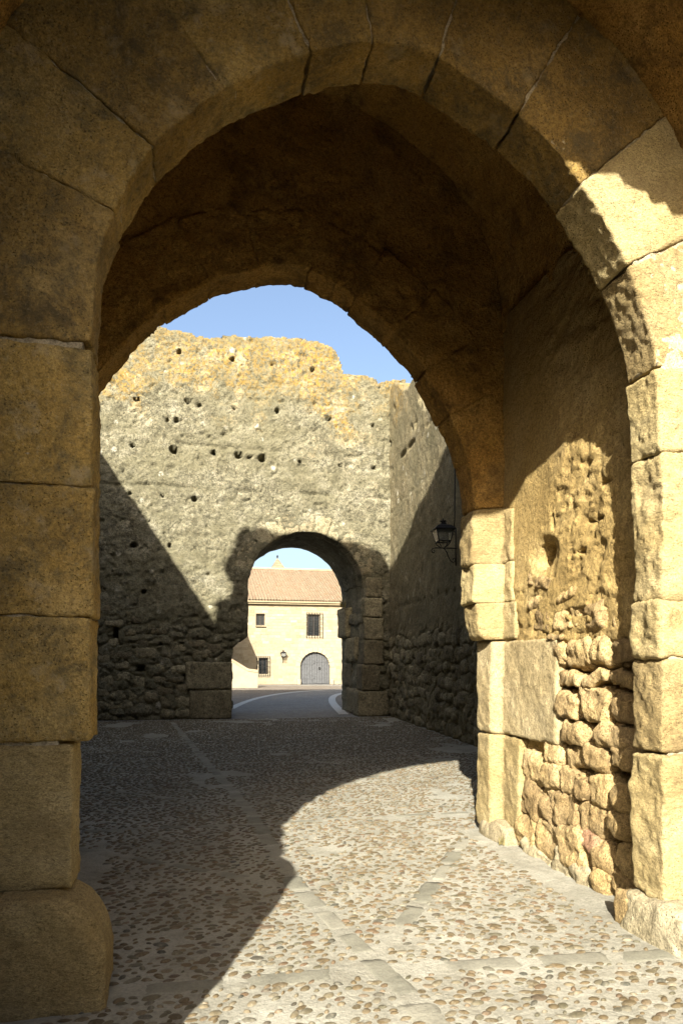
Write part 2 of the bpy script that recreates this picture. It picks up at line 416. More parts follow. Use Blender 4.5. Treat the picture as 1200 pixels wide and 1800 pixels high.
MAT['wood'] = simple('grey_painted_wood', (.115, .118, .12), .7, .3, 9)
MAT['dark'] = simple('dark_interior', (.012, .012, .012), .9)
MAT['frame'] = simple('window_timber', (.07, .06, .05), .7)
MAT['spire'] = simple('spire_stone', (.27, .22, .14), .9, .3, 2)
MAT['cornice'] = simple('cornice_stone', (.40, .33, .20), .9, .2, 4)
def house_mat():
    t = NT('house_ashlar'); P = t.pos()
    r = t.n('ShaderNodeNewGeometry').outputs['Random Per Island']
    c = t.ramp(r, [(0, (.34, .27, .165)), (.25, (.40, .33, .215)), (.6, (.43, .365, .245)), (.85, (.37, .30, .19)), (1, (.47, .405, .285))])
    c = t.mix(1.0, c, t.ramp(t.noise(P, 4, 6, .7), [(.3, .82), (.5, 1.0), (.7, 1.1)]), 'MULTIPLY')
    return t.done(c, t.noise(P, 14, 4), .012)
MAT['ashlar'] = house_mat(); MAT['house_joint'] = simple('house_mortar', (.42, .355, .235), .95, .12, 2)
def tile_mat():
    t = NT('clay_tile'); P = t.pos(); r = t.n('ShaderNodeNewGeometry').outputs['Random Per Island']
    c = t.ramp(r, [(0, (.33, .19, .11)), (.25, (.42, .28, .17)), (.5, (.38, .30, .20)), (.75, (.42, .22, .115)), (1, (.48, .40, .28))])
    l = t.ramp(t.noise(P, 2.6, 7, .75), [(.40, 0.0), (.60, 1.0)])
    c = t.mix(t.math('MULTIPLY', l, .75), c, (.47, .40, .27))
    return t.done(c, t.noise(P, 20, 4), .01, rough=.85)
MAT['tile'] = tile_mat()
def glass():
    t = NT('old_glass'); t.b.inputs['Alpha'].default_value = .28; t.b.inputs['Specular IOR Level'].default_value = .5
    return t.done((.55, .56, .50), None, rough=.2)
MAT['glass'] = glass()
def pane():
    t = NT('window_pane'); t.b.inputs['Specular IOR Level'].default_value = .5
    return t.done((.02, .024, .026), None, rough=.12)
MAT['pane'] = pane()

# ================================================================== GROUND
def nonuni(a, b, fine0, fine1, df, dc):
    l = np.arange(a, fine0, dc); m = np.arange(fine0, fine1, df); r = np.arange(fine1, b+dc, dc); return np.r_[l, m, r]
gx = nonuni(-14, 16, -1.2, 4.6, .028, .4); gy = nonuni(.6, 20.4, 1.6, 12, .028, .3)
GX, GY = np.meshgrid(gx, gy, indexing='ij'); P0 = np.stack([GX.ravel(), GY.ravel(), 0*GX.ravel()], 1)
def ground_z(P):
    return .018*fbm(P*np.array([1, 1, 0]), .8, 3, 5)+.006*fbm(P*np.array([1, 1, 0]), 9, 3, 8)
zz = ground_z(P0)
# the ground rises in a soft mortar fillet against the passage wall
P0[:, 2] = zz
n0, n1 = GX.shape; ii = np.arange(n0*n1).reshape(n0, n1)
Fg = np.stack([ii[:-1, :-1], ii[1:, :-1], ii[1:, 1:], ii[:-1, 1:]], -1).reshape(-1, 4)
pave = obj('pavement', P0, Fg, MAT['pave'], orient=False); pave['kind'] = 'structure'
pave['label'] = 'pale lime mortar pavement set with brown river pebbles'
V, Q = box_verts((0, 300, -.55), (1600, 1600, 1.0)); g = obj('ground', V, Q, MAT['earth'], smooth=False); g['kind'] = 'structure'

# slab bands across the pebble pavement
rs = np.random.RandomState(3)
bands = []                                             # polylines with width
bands.append(([(1.16, 2.2), (1.06, 3.3), (.80, 5.0), (.72, 7.6), (.35, 12), (-.25, 19.6)], .20))
bands.append(([(-.9, 3.62), (1.0, 3.56), (2.6, 3.42)], .19))
bands.append(([(1.0, 3.7), (1.40, 4.3), (1.85, 5.0), (2.4, 5.9)], .15))
bands.append(([(.8, 5.0), (.2, 5.55), (-.9, 6.5)], .15))
for yb in (7.1, 11.4, 15.2): bands.append(([(-4.2, yb+.1), (.5, yb), (5.2, yb+.05)], .14))
bands.append(([(.7, 8.0), (2.2, 9.2), (4.5, 11.6)], .13)); bands.append(([(.68, 8.0), (-1.0, 9.4), (-3.8, 12)], .13))
bands.append(([(.3, 12.5), (2.6, 14.2), (5.2, 17.0)], .13)); bands.append(([(.3, 12.5), (-1.6, 14.0), (-4.0, 17)], .13))
bands.append(([(1.9, 20.3), (3.6, 20.35), (5.3, 20.3)], .3))
segs = []
for pl, wd in bands:
    pl = np.array(pl, float); l = np.r_[0, np.cumsum(np.hypot(*np.diff(pl, axis=0).T))]
    u = rs.rand()*.2
    while u < l[-1]-.15:
        ln = rs.uniform(.28, .55); um = u+ln/2; um = min(um, l[-1])
        c = np.array([np.interp(um, l, pl[:, k]) for k in (0, 1)]); e = np.array([np.interp(min(um+.05, l[-1]), l, pl[:, k])-np.interp(um-.05, l, pl[:, k]) for k in (0, 1)])
        segs.append((c[0], c[1], math.atan2(e[1], e[0]), ln, wd*rs.uniform(.8, 1.15))); u += ln+.02
def band_dist(x, y):
    d = np.full(x.shape, 9.0)
    for pl, wd in bands:
        for (ax, ay), (bx, by) in zip(pl[:-1], pl[1:]):
            t = np.clip(((x-ax)*(bx-ax)+(y-ay)*(by-ay))/((bx-ax)**2+(by-ay)**2), 0, 1)
            d = np.minimum(d, np.hypot(x-ax-t*(bx-ax), y-ay-t*(by-ay))-wd/2)
    return d
laid = []
for (x, y, a, ln, wd) in segs:
    if any((x-b[0])**2+(y-b[1])**2 < (.36*(ln+b[2]))**2 for b in laid): continue
    laid.append((x, y, ln)); ca, sa = math.cos(a), math.sin(a)
    L, Q = lattice((6, 4, 1)); p = (L/np.array([6, 4, 1])-.5)*np.array([ln, wd, 1])
    p[:, :2] *= (1+.16*fbm(p*np.array([1, 1, 0])+np.array([x, y, 0])*3, 6, 2, 2))[:, None]
    q = np.stack([x+p[:, 0]*ca-p[:, 1]*sa, y+p[:, 0]*sa+p[:, 1]*ca, 0*p[:, 0]], 1)
    edge = ((L[:, 0] % 6 == 0) | (L[:, 1] % 4 == 0))
    q[:, 2] = ground_z(q)*.8+np.where(p[:, 2] > 0, np.where(edge, -.004, .0032), -.05)
    obj('slab', q, Q, MAT['slab'], pave)
# pebbles
def pebble_shape(seed, nr=8, rings=((.45, .86), (.8, .52), (1.0, -.15))):
    r_ = np.random.RandomState(seed); V = [(0, 0, 1.0)]; F = []
    w = 1+.13*r_.randn(nr); w = (w+np.roll(w, 1))/2; tip = r_.uniform(.0, .35)
    for rad, z in rings:
        for k in range(nr):
            a = 2*math.pi*k/nr; x = math.cos(a); V.append((rad*w[k]*x, rad*w[k]*math.sin(a)*(1-tip*max(0, x)), z))
    for k in range(nr): F.append((0, 1+k, 1+(k+1) % nr))
    for q in range(len(rings)-1):
        for k in range(nr):
            a, b = 1+q*nr+k, 1+q*nr+(k+1) % nr; F += [(a, a+nr, b+nr), (a, b+nr, b)]
    return np.array(V), np.array(F)
shapes = [pebble_shape(s) for s in range(8)]
far_shapes = [pebble_shape(s, 7, ((.66, .74), (1.0, -.15))) for s in range(8)]
pm_ = [raw_mesh('pebble', v, f) for v, f in shapes]
for m in pm_: m.materials.append(MAT['pebble'])
rp = np.random.RandomState(5)
sx, sy = .073, .050
nx, ny = int(10.6/sx), int(18.2/sy)
X, Y = np.meshgrid(np.arange(nx)*sx-4.4, np.arange(ny)*sy+2.2, indexing='ij')
X = (X+(np.arange(ny) % 2)*sx/2+rp.uniform(-.024, .024, X.shape)).ravel(); Y = (Y+rp.uniform(-.017, .017, Y.shape)).ravel()
dep = X*SI+Y*CO; ratio = (X*CO-Y*SI)/dep
wallx = np.where(Y < 6.4, 2.68, 5.05+(Y-6.9)*.0766); wallx = np.where((Y > 3.4) & (Y < 6.4), 2.62, wallx)
leftx = np.where(Y < 6.4, -.6, -4.4)
ok = (band_dist(X, Y) > -.035) & (X < wallx-.06) & (X > leftx) & (abs(ratio) < .54) & (rp.rand(len(X)) < .86)
pt = np.stack([X, Y, 0*X], 1); ok &= fbm(pt, 1.1, 3, 31) < .42
X, Y, dep = X[ok], Y[ok], dep[ok]
N = len(X); Z = ground_z(np.stack([X, Y, 0*X], 1))
ln = rp.uniform(.016, .036, N)*np.where(rp.rand(N) < .15, rp.uniform(1.2, 1.6, N), 1); wd = ln*rp.uniform(.42, .8, N); wd = np.minimum(wd, .029); hh = rp.uniform(.005, .012, N)
ang = .5*fbm(np.stack([X, Y, 0*X], 1), .7, 2, 50)*2+rp.normal(0, .42, N); sid = rp.randint(0, 8, N)
vis = (dep > 2.9) & (abs((X*CO-Y*SI)/dep) < .47) & ~((Y > 3.4) & ((X*CO-Y*SI)/dep < -.36))
order = np.argsort(np.where(vis, dep/np.sqrt(ln*wd)*.05, 1e6)); near = order[:290]; far = order[290:]
for i in near:
    o = bpy.data.objects.new('pebble', pm_[sid[i]]); col.objects.link(o); o.parent = pave
    o.location = (X[i], Y[i], Z[i]+.001); o.scale = (ln[i], wd[i], hh[i]); o.rotation_euler = (0, 0, ang[i])
pv, pf, off = [], [], 0
for s_ in range(8):
    k = far[sid[far] == s_]; v, f = far_shapes[s_]
    a = v[None]*np.stack([ln[k], wd[k], hh[k]], 1)[:, None]; ca, sa = np.cos(ang[k])[:, None], np.sin(ang[k])[:, None]
    q = np.stack([X[k][:, None]+a[..., 0]*ca-a[..., 1]*sa, Y[k][:, None]+a[..., 0]*sa+a[..., 1]*ca, Z[k][:, None]+.001+a[..., 2]], -1)
    pv.append(q.reshape(-1, 3)); pf.append((f[None]+(np.arange(len(k))*len(v))[:, None, None]).reshape(-1, 3)+off); off += len(k)*len(v)
o = obj('pebble_field', np.concatenate(pv), np.concatenate(pf), MAT['pebbles'], pave, orient=False); o['kind'] = 'stuff'

# ================================================================== GATEHOUSE
gate = thing('gatehouse', 'ruined golden sandstone gatehouse with two large round arches over a passage', 'gatehouse', (1, 4, 0))
Y1, Y1b, Y2, Y2b, YB = 3.58, 3.87, 6.03, 6.36, 6.9
XW = 2.86
A1 = Profile([(-.42, -.05), (-.42, 1.0), (-.42, 2.0), (-.42, 3.0), (-.42, 3.3), (-.40, 3.55), (-.33, 3.75), (-.24, 3.94), (-.10, 4.17), (.16, 4.43), (.39, 4.59), (.62, 4.71), (.88, 4.82), (1.11, 4.86), (1.30, 4.84), (1.52, 4.74), (1.77, 4.62), (2.04, 4.42), (2.22, 4.22), (2.40, 3.98), (2.52, 3.75), (2.61, 3.5), (2.66, 3.25), (2.69, 2.8), (2.69, 1.5), (2.69, -.05)])
A2 = Profile([(-.85, -.05), (-.85, 2.0), (-.85, 3.0), (-.83, 3.4), (-.71, 3.85), (-.57, 4.08), (-.19, 4.5), (.29, 4.83), (.80, 4.99), (1.05, 5.0), (1.42, 4.84), (1.75, 4.6), (2.08, 4.27), (2.44, 3.67), (2.56, 3.3), (2.60, 3.0), (2.60, 2.0), (2.60, -.05)])
gr = A1.grown(.035)
w1 = slab('arch_wall', (-1.9, Y1+.012, 0), (1, 0, 0), (0, -1, 0), 6.0, 7.0, .04, lambda u, z: ~inside(gr, u-1.9, z) & ~((u-1.9 > -.58) & (u < 2.5) & (z > .3) & (z < 1.24)),
          lambda u, z: -.0035+.009*fbm(np.stack([u, z, 0*u], 1), 7, 3, 4), Y1b-Y1-.03, MAT['mortar'], gate)
KW = dict(res=.0145, r=.010, amp=(.012, .010, .009), frq=(2.6, 9, 32))
# left pier, bottom to top
zl = [.51, 1.225, 1.82, 2.44, 3.108]
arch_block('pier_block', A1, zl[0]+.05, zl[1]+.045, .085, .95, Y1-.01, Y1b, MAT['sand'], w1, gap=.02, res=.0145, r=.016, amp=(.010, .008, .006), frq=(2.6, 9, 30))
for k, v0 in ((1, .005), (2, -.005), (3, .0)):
    arch_block('pier_block', A1, zl[k]+.05, zl[k+1]+.05, v0, .95, Y1, Y1b, MAT['sand_shaded'], w1, gap=.008, **KW)
# wheel guard: rounded shoulder stone at the foot of the left pier
def guard(p):
    q = p+np.array([-.80, Y1+.05, .25]); t = np.clip((q[:, 2]-.12)/.42, 0, 1); q[:, 0] -= np.where(p[:, 0] > 0, .20*t**3.2, 0); return q
block('guard_stone', (.92, .46, .56), guard, MAT['sand'], w1, res=.017, r=.07, amp=(.012, .006, .004))
# voussoirs
vj = [A1.find(*p) for p in ((-.42, 3.12), (-.31, 3.76), (-.13, 4.12), (.21, 4.47), (.63, 4.72), (.97, 4.84), (1.33, 4.83), (1.79, 4.61), (2.17, 4.28), (2.47, 3.85), (2.65, 3.30), (2.69, 2.80))]
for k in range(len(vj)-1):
    mt = 'sand_shaded' if k < 8 else 'sand'  # shade put into the colour: darker copy left and top, paler where sunlit
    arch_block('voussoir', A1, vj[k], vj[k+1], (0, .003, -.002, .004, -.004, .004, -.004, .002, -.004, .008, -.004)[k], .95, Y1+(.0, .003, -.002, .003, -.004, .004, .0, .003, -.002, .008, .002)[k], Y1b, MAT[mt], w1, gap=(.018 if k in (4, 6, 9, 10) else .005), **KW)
# right pier, top to bottom
zr = [(2.80, 1.95, .0), (1.95, 1.62, -.012), (1.62, 1.06, -.008), (1.05, .20, .0)]
uz = lambda z: A1.L-(z+.05)
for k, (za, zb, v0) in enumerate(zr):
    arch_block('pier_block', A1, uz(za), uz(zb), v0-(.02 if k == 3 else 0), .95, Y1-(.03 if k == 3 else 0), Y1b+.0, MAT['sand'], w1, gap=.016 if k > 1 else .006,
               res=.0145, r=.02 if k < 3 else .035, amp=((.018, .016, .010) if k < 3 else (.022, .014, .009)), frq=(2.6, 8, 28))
block('base_stone', (.95, .62, .42), shift_fn((3.06, Y1+.0, .02)), MAT['base'], w1, res=.018, r=.10, amp=(.03, .012, .006))
block('base_stone', (.22, .30, .26), shift_fn((2.72, Y1b-.05, .08)), MAT['rubble'], w1, res=.018, r=.08, amp=(.025, .012, .006))

# outer barrel vault (over the camera side) with its walls
def sweep(name, path, y0, y1, mat, parent, out=.35, res=.035, amp=(.03, .015, .008), seed=1, frq=(1.2, 4, 14)):
    path = np.array(path, float); l = np.r_[0, np.cumsum(np.hypot(*np.diff(path, axis=0).T))]
    nu = int(l[-1]/res); ny_ = max(2, int((y1-y0)/res)); u = np.linspace(0, l[-1], nu+1)
    p = np.stack([np.interp(u, l, path[:, 0]), np.interp(u, l, path[:, 1])], 1); t = np.gradient(p, axis=0); t /= np.linalg.norm(t, axis=1, keepdims=True)
    n = np.stack([-t[:, 1], t[:, 0]], 1); ys = np.linspace(y0, y1, ny_+1)
    B = np.stack([np.repeat(p[:, 0], ny_+1), np.tile(ys, nu+1), np.repeat(p[:, 1], ny_+1)], 1); Nn = np.repeat(n, ny_+1, 0)
    d = sum(a*fbm(B, f, 2, seed+i*3) for i, (a, f) in enumerate(zip(amp, frq)))
    I = B.copy(); I[:, 0] += Nn[:, 0]*d; I[:, 2] += Nn[:, 1]*d
    O = B.copy(); O[:, 0] += Nn[:, 0]*out; O[:, 2] += Nn[:, 1]*out
    m = len(B); ix = np.arange(m).reshape(nu+1, ny_+1)
    q = np.stack([ix[:-1, :-1], ix[1:, :-1], ix[1:, 1:], ix[:-1, 1:]], -1).reshape(-1, 4); F = [q, q[:, ::-1]+m]
    for e, rv in ((ix[0], 0), (ix[-1], 1), (ix[:, 0], 1), (ix[:, -1], 0)):
        s_ = np.stack([e[:-1], e[1:], e[1:]+m, e[:-1]+m], 1); F.append(s_[:, ::-1] if rv else s_)
    return obj(name, np.concatenate([I, O]), np.concatenate(F), mat, parent, orient=False)
def arc(cx, cz, r, a0, a1, n=40): return [(cx+r*math.cos(a), cz+r*math.sin(a)) for a in np.linspace(a0, a1, n)]
outer = [(-1.15, -.1)]+arc(1.0, 3.40, 2.15, math.pi, 0)+[(3.15, -.1)]
sweep('outer_vault', outer, 1.9, Y1+.02, MAT['vault'], gate, seed=4)
# outer gate wall with horseshoe opening, jambs set in
hs = [(-.62, -.5), (-.62, 2.22), (-.78, 2.32), (-.98, 2.75)]+arc(1.0, 3.42, 2.17, math.pi+.1, -.1)+[(2.98, 2.75), (2.78, 2.32), (2.62, 2.22), (2.62, -.5)]
slab('outer_wall', (-5.0, 1.62, 0), (1, 0, 0), (0, -1, 0), 10.2, 12.0, .06, lambda u, z: ~inside(hs, u-5.0, z),
     lambda u, z: .02*fbm(np.stack([u, z, 0*u], 1), 1.5, 4, 14), .36, MAT['tapia'], gate)

# inner barrel vault over the passage
cxv = (-.95+XW)/2; rv = (XW+.95)/2
inner = [(-.95, -.1)]+arc(cxv, 4.62, rv, math.pi, 0.0)
sweep('passage_vault', inner, Y1b-.015, Y2+.02, MAT['vault'], gate, amp=(.05, .03, .014), frq=(1.3, 4.5, 15), seed=9)

# passage wall on the right, with rubble showing below the render
hole_y, hole_z = on_x(953, 976, XW)
def pw_front(u, z):
    y = Y1b-.02+u; S = np.stack([y*.6, z, 0*z], 1)
    near = 1-sstep(4.7, 5.6, y)
    W = S@np.array([[.8, -.6, 0], [.6, .8, 0], [0, 0, 1]])*np.array([1.0, .45, 1]); smooth_ = sstep(4.95, 5.45, y)*sstep(2.2, 2.5, z)
    rough = .020*fbm(S, 3, 3, 3)+(.010*fbm(S, 7, 4, 6, .62)+.010*fbm(W, 18, 3, 16, .6))*(1-.65*smooth_)
    rough += (.009*sstep(.03, .06, fbm(S, 3.2, 5, 44, .55))+.005*sstep(.02, .05, fbm(S, 5.0, 5, 48, .55))-.016*sstep(.16, .20, fbm(S, 7.5, 3, 47)))*(1-smooth_)-.008
    f1, f2 = worley(y+.06*fbm(S, 5, 2, 1), z+.06*fbm(S, 5, 2, 2), 4.6, 2)
    cell = sstep(.02, .30, f2-f1)
    zone = sstep(3.7, 3.2, z)*sstep(-.1, .3, fbm(S, 1.6, 3, 12)+.25*near)*.30
    dd = rough+zone*(.034*cell-.022)
    dd -= .15*sstep(1.80, 1.62, z)*(1-sstep(5.2, 5.6, y)*.6)          # rubble below is eroded back
    pit = np.hypot((y-hole_y)/.14, (z-hole_z)/.10)+.35*fbm(S, 11, 3, 5); dd -= .38*sstep(1.0, .8, pit)+.03*sstep(1.9, 1.1, pit)
    for (yy, zz, a, b, dp) in ((4.78, 1.98, .34, .022, .05), (4.55, 2.62, .12, .012, .04), (4.72, 2.42, .05, .018, .05), (4.45, 2.86, .10, .012, .035), (5.15, 2.75, .012, .10, .03)):
        dd -= dp*sstep(1.2, .6, np.hypot((y-yy)/a, (z-zz)/b)+.4*fbm(S, 16, 2, 8))
    return dd
pw = slab('passage_wall', (XW, Y1b-.02, 0), (0, 1, 0), (-1, 0, 0), Y2+.04-Y1b+.02, 4.75, .0165, lambda u, z: np.ones(u.shape, bool), pw_front, .4, MAT['plaster'], gate, layers=1)

def wall_stone(x0, y0, x1, y1, mat, proud=.03, deep=.22, parent=None, X=None, r=.42, **kw):
    """rubble stone given by its outline corners as measured on the passage wall"""
    X = XW if X is None else X
    ya, za = on_x(x0, y1, X); yb, zb = on_x(x1, y0, X)
    ya, yb = sorted((ya, yb)); za, zb = sorted((za, zb)); cy, cz = (ya+yb)/2, (za+zb)/2
    s = (deep, (yb-ya)*.93, (zb-za)*.93); rr = min(s)*r
    tilt = .22*math.sin(cy*57+cz*91); ct_, st_ = math.cos(tilt), math.sin(tilt); sk = .25*math.sin(cy*31+cz*47)
    def fn(p):
        b_ = p[:, 1]*(1+sk*p[:, 2]/max(s[2], .01)); return np.stack([X-proud+deep/2+p[:, 0], cy+b_*ct_-p[:, 2]*st_, cz+b_*st_+p[:, 2]*ct_], 1)
    return block('stone', s, fn, mat, parent or pw, res=.016, r=rr, amp=(.036, .018, .010), frq=(7, 15, 38), round_var=.6, **kw)
c6 = lambda x, y: (780+x/2.857, 1180+y/2.857)
c5 = lambda x, y: (780+x/2.857, 700+y/2.857)
st6 = [(580,35,85,75),(655,38,72,80),(755,36,125,68),(880,40,110,70),(620,165,118,140),(755,165,160,180),(880,180,110,150),(660,310,125,110),(835,318,165,108),
       (545,407,105,104),(650,425,112,112),(765,436,132,112),(885,430,105,110),(440,482,132,132),(538,522,106,122),(640,560,122,128),(775,597,124,168),(693,592,66,115),(880,640,100,120),
       (440,642,114,188),(526,615,72,56),(520,695,74,118),(600,690,145,148),(740,740,158,148),(875,770,110,110),(415,812,114,152),(530,852,152,192),(650,886,152,182),(727,850,106,75),
       (785,942,122,162),(895,945,100,150),(790,1062,100,100),(880,1065,92,95),(925,1150,112,130)]
for k, (x, y, w, h) in enumerate(st6):
    a = c6(x-w/2, y-h/2); b = c6(x+w/2, y+h/2)
    wall_stone(a[0], a[1], b[0], b[1], MAT['rubble_red'] if k == 28 else MAT['rubble'], proud=.0+.05*((k*37) % 10)/10, r=.34)
for (x, y, w, h) in ((480,985,190,130),(650,1045,210,150)):
    a = c6(x-w/2, y-h/2); b = c6(x+w/2, y+h/2); wall_stone(*a, *b, MAT['base'], proud=.05, deep=.22, r=.3)
st5 = [(490,1112,112,152),(612,1100,152,172),(752,1082,122,190),(575,1280,66,132),(672,1272,142,172),(782,1266,114,164),(565,1200,72,32),(500,1000,150,70),(640,975,130,62),(480,920,120,90),(880,1110,110,150),(880,1270,100,150)]
for k, (x, y, w, h) in enumerate(st5):
    a = c5(x-w/2, y-h/2); b = c5(x+w/2, y+h/2); wall_stone(*a, *b, MAT['rubble'], proud=-.005+.03*((k*53) % 10)/10, r=.28)
rq = np.random.RandomState(21)
for k in range(46):                                        # small packing stones in the joints
    z_ = rq.uniform(.12, 1.7); y_ = rq.uniform(4.0, 5.0 if z_ > .95 else 5.6); w_ = rq.uniform(.04, .10)
    block('stone', (.12, w_, w_*rq.uniform(.5, .9)), shift_fn((XW+.10, y_, z_)), MAT['rubble'], pw, res=.018, r=.012, amp=(.016, .010, .004), frq=(9, 20, 40))
# dressed stones where the passage meets the second arch
def corner_block(ya, za, zb, jut, tone='sand', top=0, r=.03, amp=(.016, .010, .005), taper=0):
    s = (.62, Y2b-ya, zb-za); c = np.array((XW-.02+.31, (ya+Y2b)/2, (za+zb)/2))
    def fn(p):
        q = p+c; k = sstep(Y2-.07, Y2+.03, q[:, 1])*(p[:, 0] < .1)
        q[:, 0] -= k*(jut+taper*(q[:, 2]-za)/(zb-za)); return q
    return block('jamb_block', s, fn, MAT[tone], pw, res=.016, r=r, amp=amp)
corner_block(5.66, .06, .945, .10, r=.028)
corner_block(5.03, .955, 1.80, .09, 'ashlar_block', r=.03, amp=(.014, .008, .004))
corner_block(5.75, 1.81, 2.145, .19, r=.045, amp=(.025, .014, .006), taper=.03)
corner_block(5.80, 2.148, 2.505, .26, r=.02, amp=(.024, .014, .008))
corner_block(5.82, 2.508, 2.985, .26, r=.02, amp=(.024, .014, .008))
block('base_stone', (.5, .62, .36), shift_fn((2.98, 6.02, .0)), MAT['base'], pw, res=.018, r=.09, amp=(.03, .012, .006))
# second arch
g2 = A2.grown(.03)
g2 = A2.grown(.02)
def a2_front(u, z):
    S = np.stack([u, z, 0*u], 1); return .03*fbm(S, 2, 3, 4)+.025*fbm(S, 7, 3, 8)+.015
w2 = slab('arch_wall', (-1.5, Y2+.02, 0), (1, 0, 0), (0, -1, 0), 5.2, 7.0, .03, lambda u, z: ~inside(g2, u-1.5, z) & ~((u-1.5 > 2.5) & (z < 3.0)), a2_front, Y2b-Y2-.04, MAT['vault'], gate)
v2 = np.linspace(A2.find(-.85, 3.0), A2.find(2.60, 2.99), 14)
for k in range(13):
    arch_block('voussoir', A2, v2[k], v2[k+1], .008*math.sin(k*2.3), .52+.06*math.sin(k*5.1), Y2-.002+.006*math.sin(k*3.7), Y2b, MAT['vault'], w2, gap=.003, res=.02, r=.010, amp=(.022, .018, .012), frq=(2.6, 7, 22))
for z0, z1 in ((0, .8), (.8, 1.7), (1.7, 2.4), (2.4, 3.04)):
    arch_block('pier_block', A2, z0+.05, z1+.05, 0, .6, Y2-.01, Y2b, MAT['sand_shaded'], w2, res=.04, r=.03)
# courtyard side of the gatehouse: ragged top throws the shadow on the court walls
top_x = [-5, -4.62, -4.45, -4.3, -4.0, -4.25, -3.95, -3.2, -2.5, -.9, -.15, .3, .62, 1.1, 1.9, 2.5, 3.5, 6]
top_z = [11.0, 11.1, 11.6, 12.3, 12.5, 13.0, 13.6, 13.75, 13.55, 13.5, 13.3, 13.2, 12.6, 12.1, 11.5, 11.0, 10.9, 10.8]
back_poly = A2.grown(.5)
def gate_keep(u, z):
    x = u-4.5; t = np.interp(x, [-4.5, -4.4, -4.3, -4.05, -3.85, -3.2, -2.5, -.9, -.15, .3, .62, 1.1, 1.9, 2.5, 3.5, 6],
                             [11.4, 11.7, 12.6, 13.0, 13.65, 13.75, 13.55, 13.5, 13.3, 13.2, 12.6, 12.1, 11.5, 11.0, 10.9, 10.8])
    t = t+.12*fbm(np.stack([x, 0*x, 0*x], 1), 2.2, 3, 2)
    notch = np.hypot((x+4.38)/.34, (z-12.05)/.42) < 1
    return ~inside(back_poly, x, z) & (z < t) & ~notch
slab('court_face', (-4.5, YB, 0), (1, 0, 0), (0, 1, 0), 9.7, 14.2, .07, gate_keep,
     lambda u, z: .05*fbm(np.stack([u, z, 0*u], 1), 1.5, 4, 24), YB-Y2b+.02, MAT['tapia'], gate)
for nm, x in (('side_wall', -4.6), ('side_wall', 4.8)):
    V, Q = box_verts((x, (1.7+YB-.6)/2, 5.4), (.5, YB-.6-1.7, 10.8)); obj(nm, V, Q, MAT['tapia'], gate, smooth=False)
V, Q = box_verts((.1, 4.0, 10.2), (8.9, 4.6, .4)); obj('roof_terrace', V, Q, MAT['tapia'], gate, smooth=False)

# ================================================================== COURT WALLS
Y3, T3 = 20.6, 3.0
AX0, AX1, AR = 1.86, 5.30, 1.72
A3 = Profile([(1.40, -.05), (1.40, 1.2), (1.42, 1.98), (1.50, 2.15), (1.84, 2.35), (1.86, 3.0)]+arc(3.58, 3.73, 1.72, math.pi, 0, 24)+[(5.30, 3.0), (5.30, -.05)])
p3 = A3.grown(.0)
topx = [on_y(p, 600, Y3)[0] for p in (100, 285, 330, 375, 410, 460, 545, 575, 592, 600, 603, 612, 640, 660, 664, 672, 690, 720)]
topz = [on_y(p, q, Y3)[1] for p, q in ((100, 560), (285, 577), (330, 588), (375, 597), (410, 592), (460, 595), (545, 597), (575, 605), (592, 618), (600, 640), (603, 655), (612, 661), (640, 662), (660, 668), (664, 676), (672, 672), (690, 670), (720, 670))]
topx = [-9]+topx+[9]; topz = [topz[0]]+topz+[topz[-1]]
holes3 = [(p, q) for p, q in ((240,700,),(411,717),(487,723),(577,735),(655,748),(233,783),(305,790),(375,796),(420,800),(440,803),(462,806),(527,812),(598,818),(657,822),(228,867),(286,872),(342,877),(316,619),(408,632),(478,640),(548,650),(298,958),(234,958),(252,1040),(248,1176),(282,1133),(325,1188),(330,705),(352,712),(295,738),(310,740))]
holes3 = [(*on_y(p, q, Y3), (.075+.045*((i*37) % 7)/7)*(1.0 if i in (0, 6, 7, 8, 10, 22, 24) else .62)) for i, (p, q) in enumerate(holes3)]
slit = on_y(203, 1118, Y3)
def b_keep(u, z):
    x = u-6.0; S = np.stack([x, 0*x, 0*x], 1)
    t = np.interp(x, topx, topz)+.09*fbm(S, 1.6, 4, 3)+.05*fbm(S, 7, 2, 5)
    zx = x+.05*fbm(np.stack([x, z, 0*x], 1), 2.2, 3, 8); zz_ = z+.05*fbm(np.stack([x, z, 0*x], 1), 2.2, 3, 9)
    return ~inside(p3, zx, zz_) & (z < t)
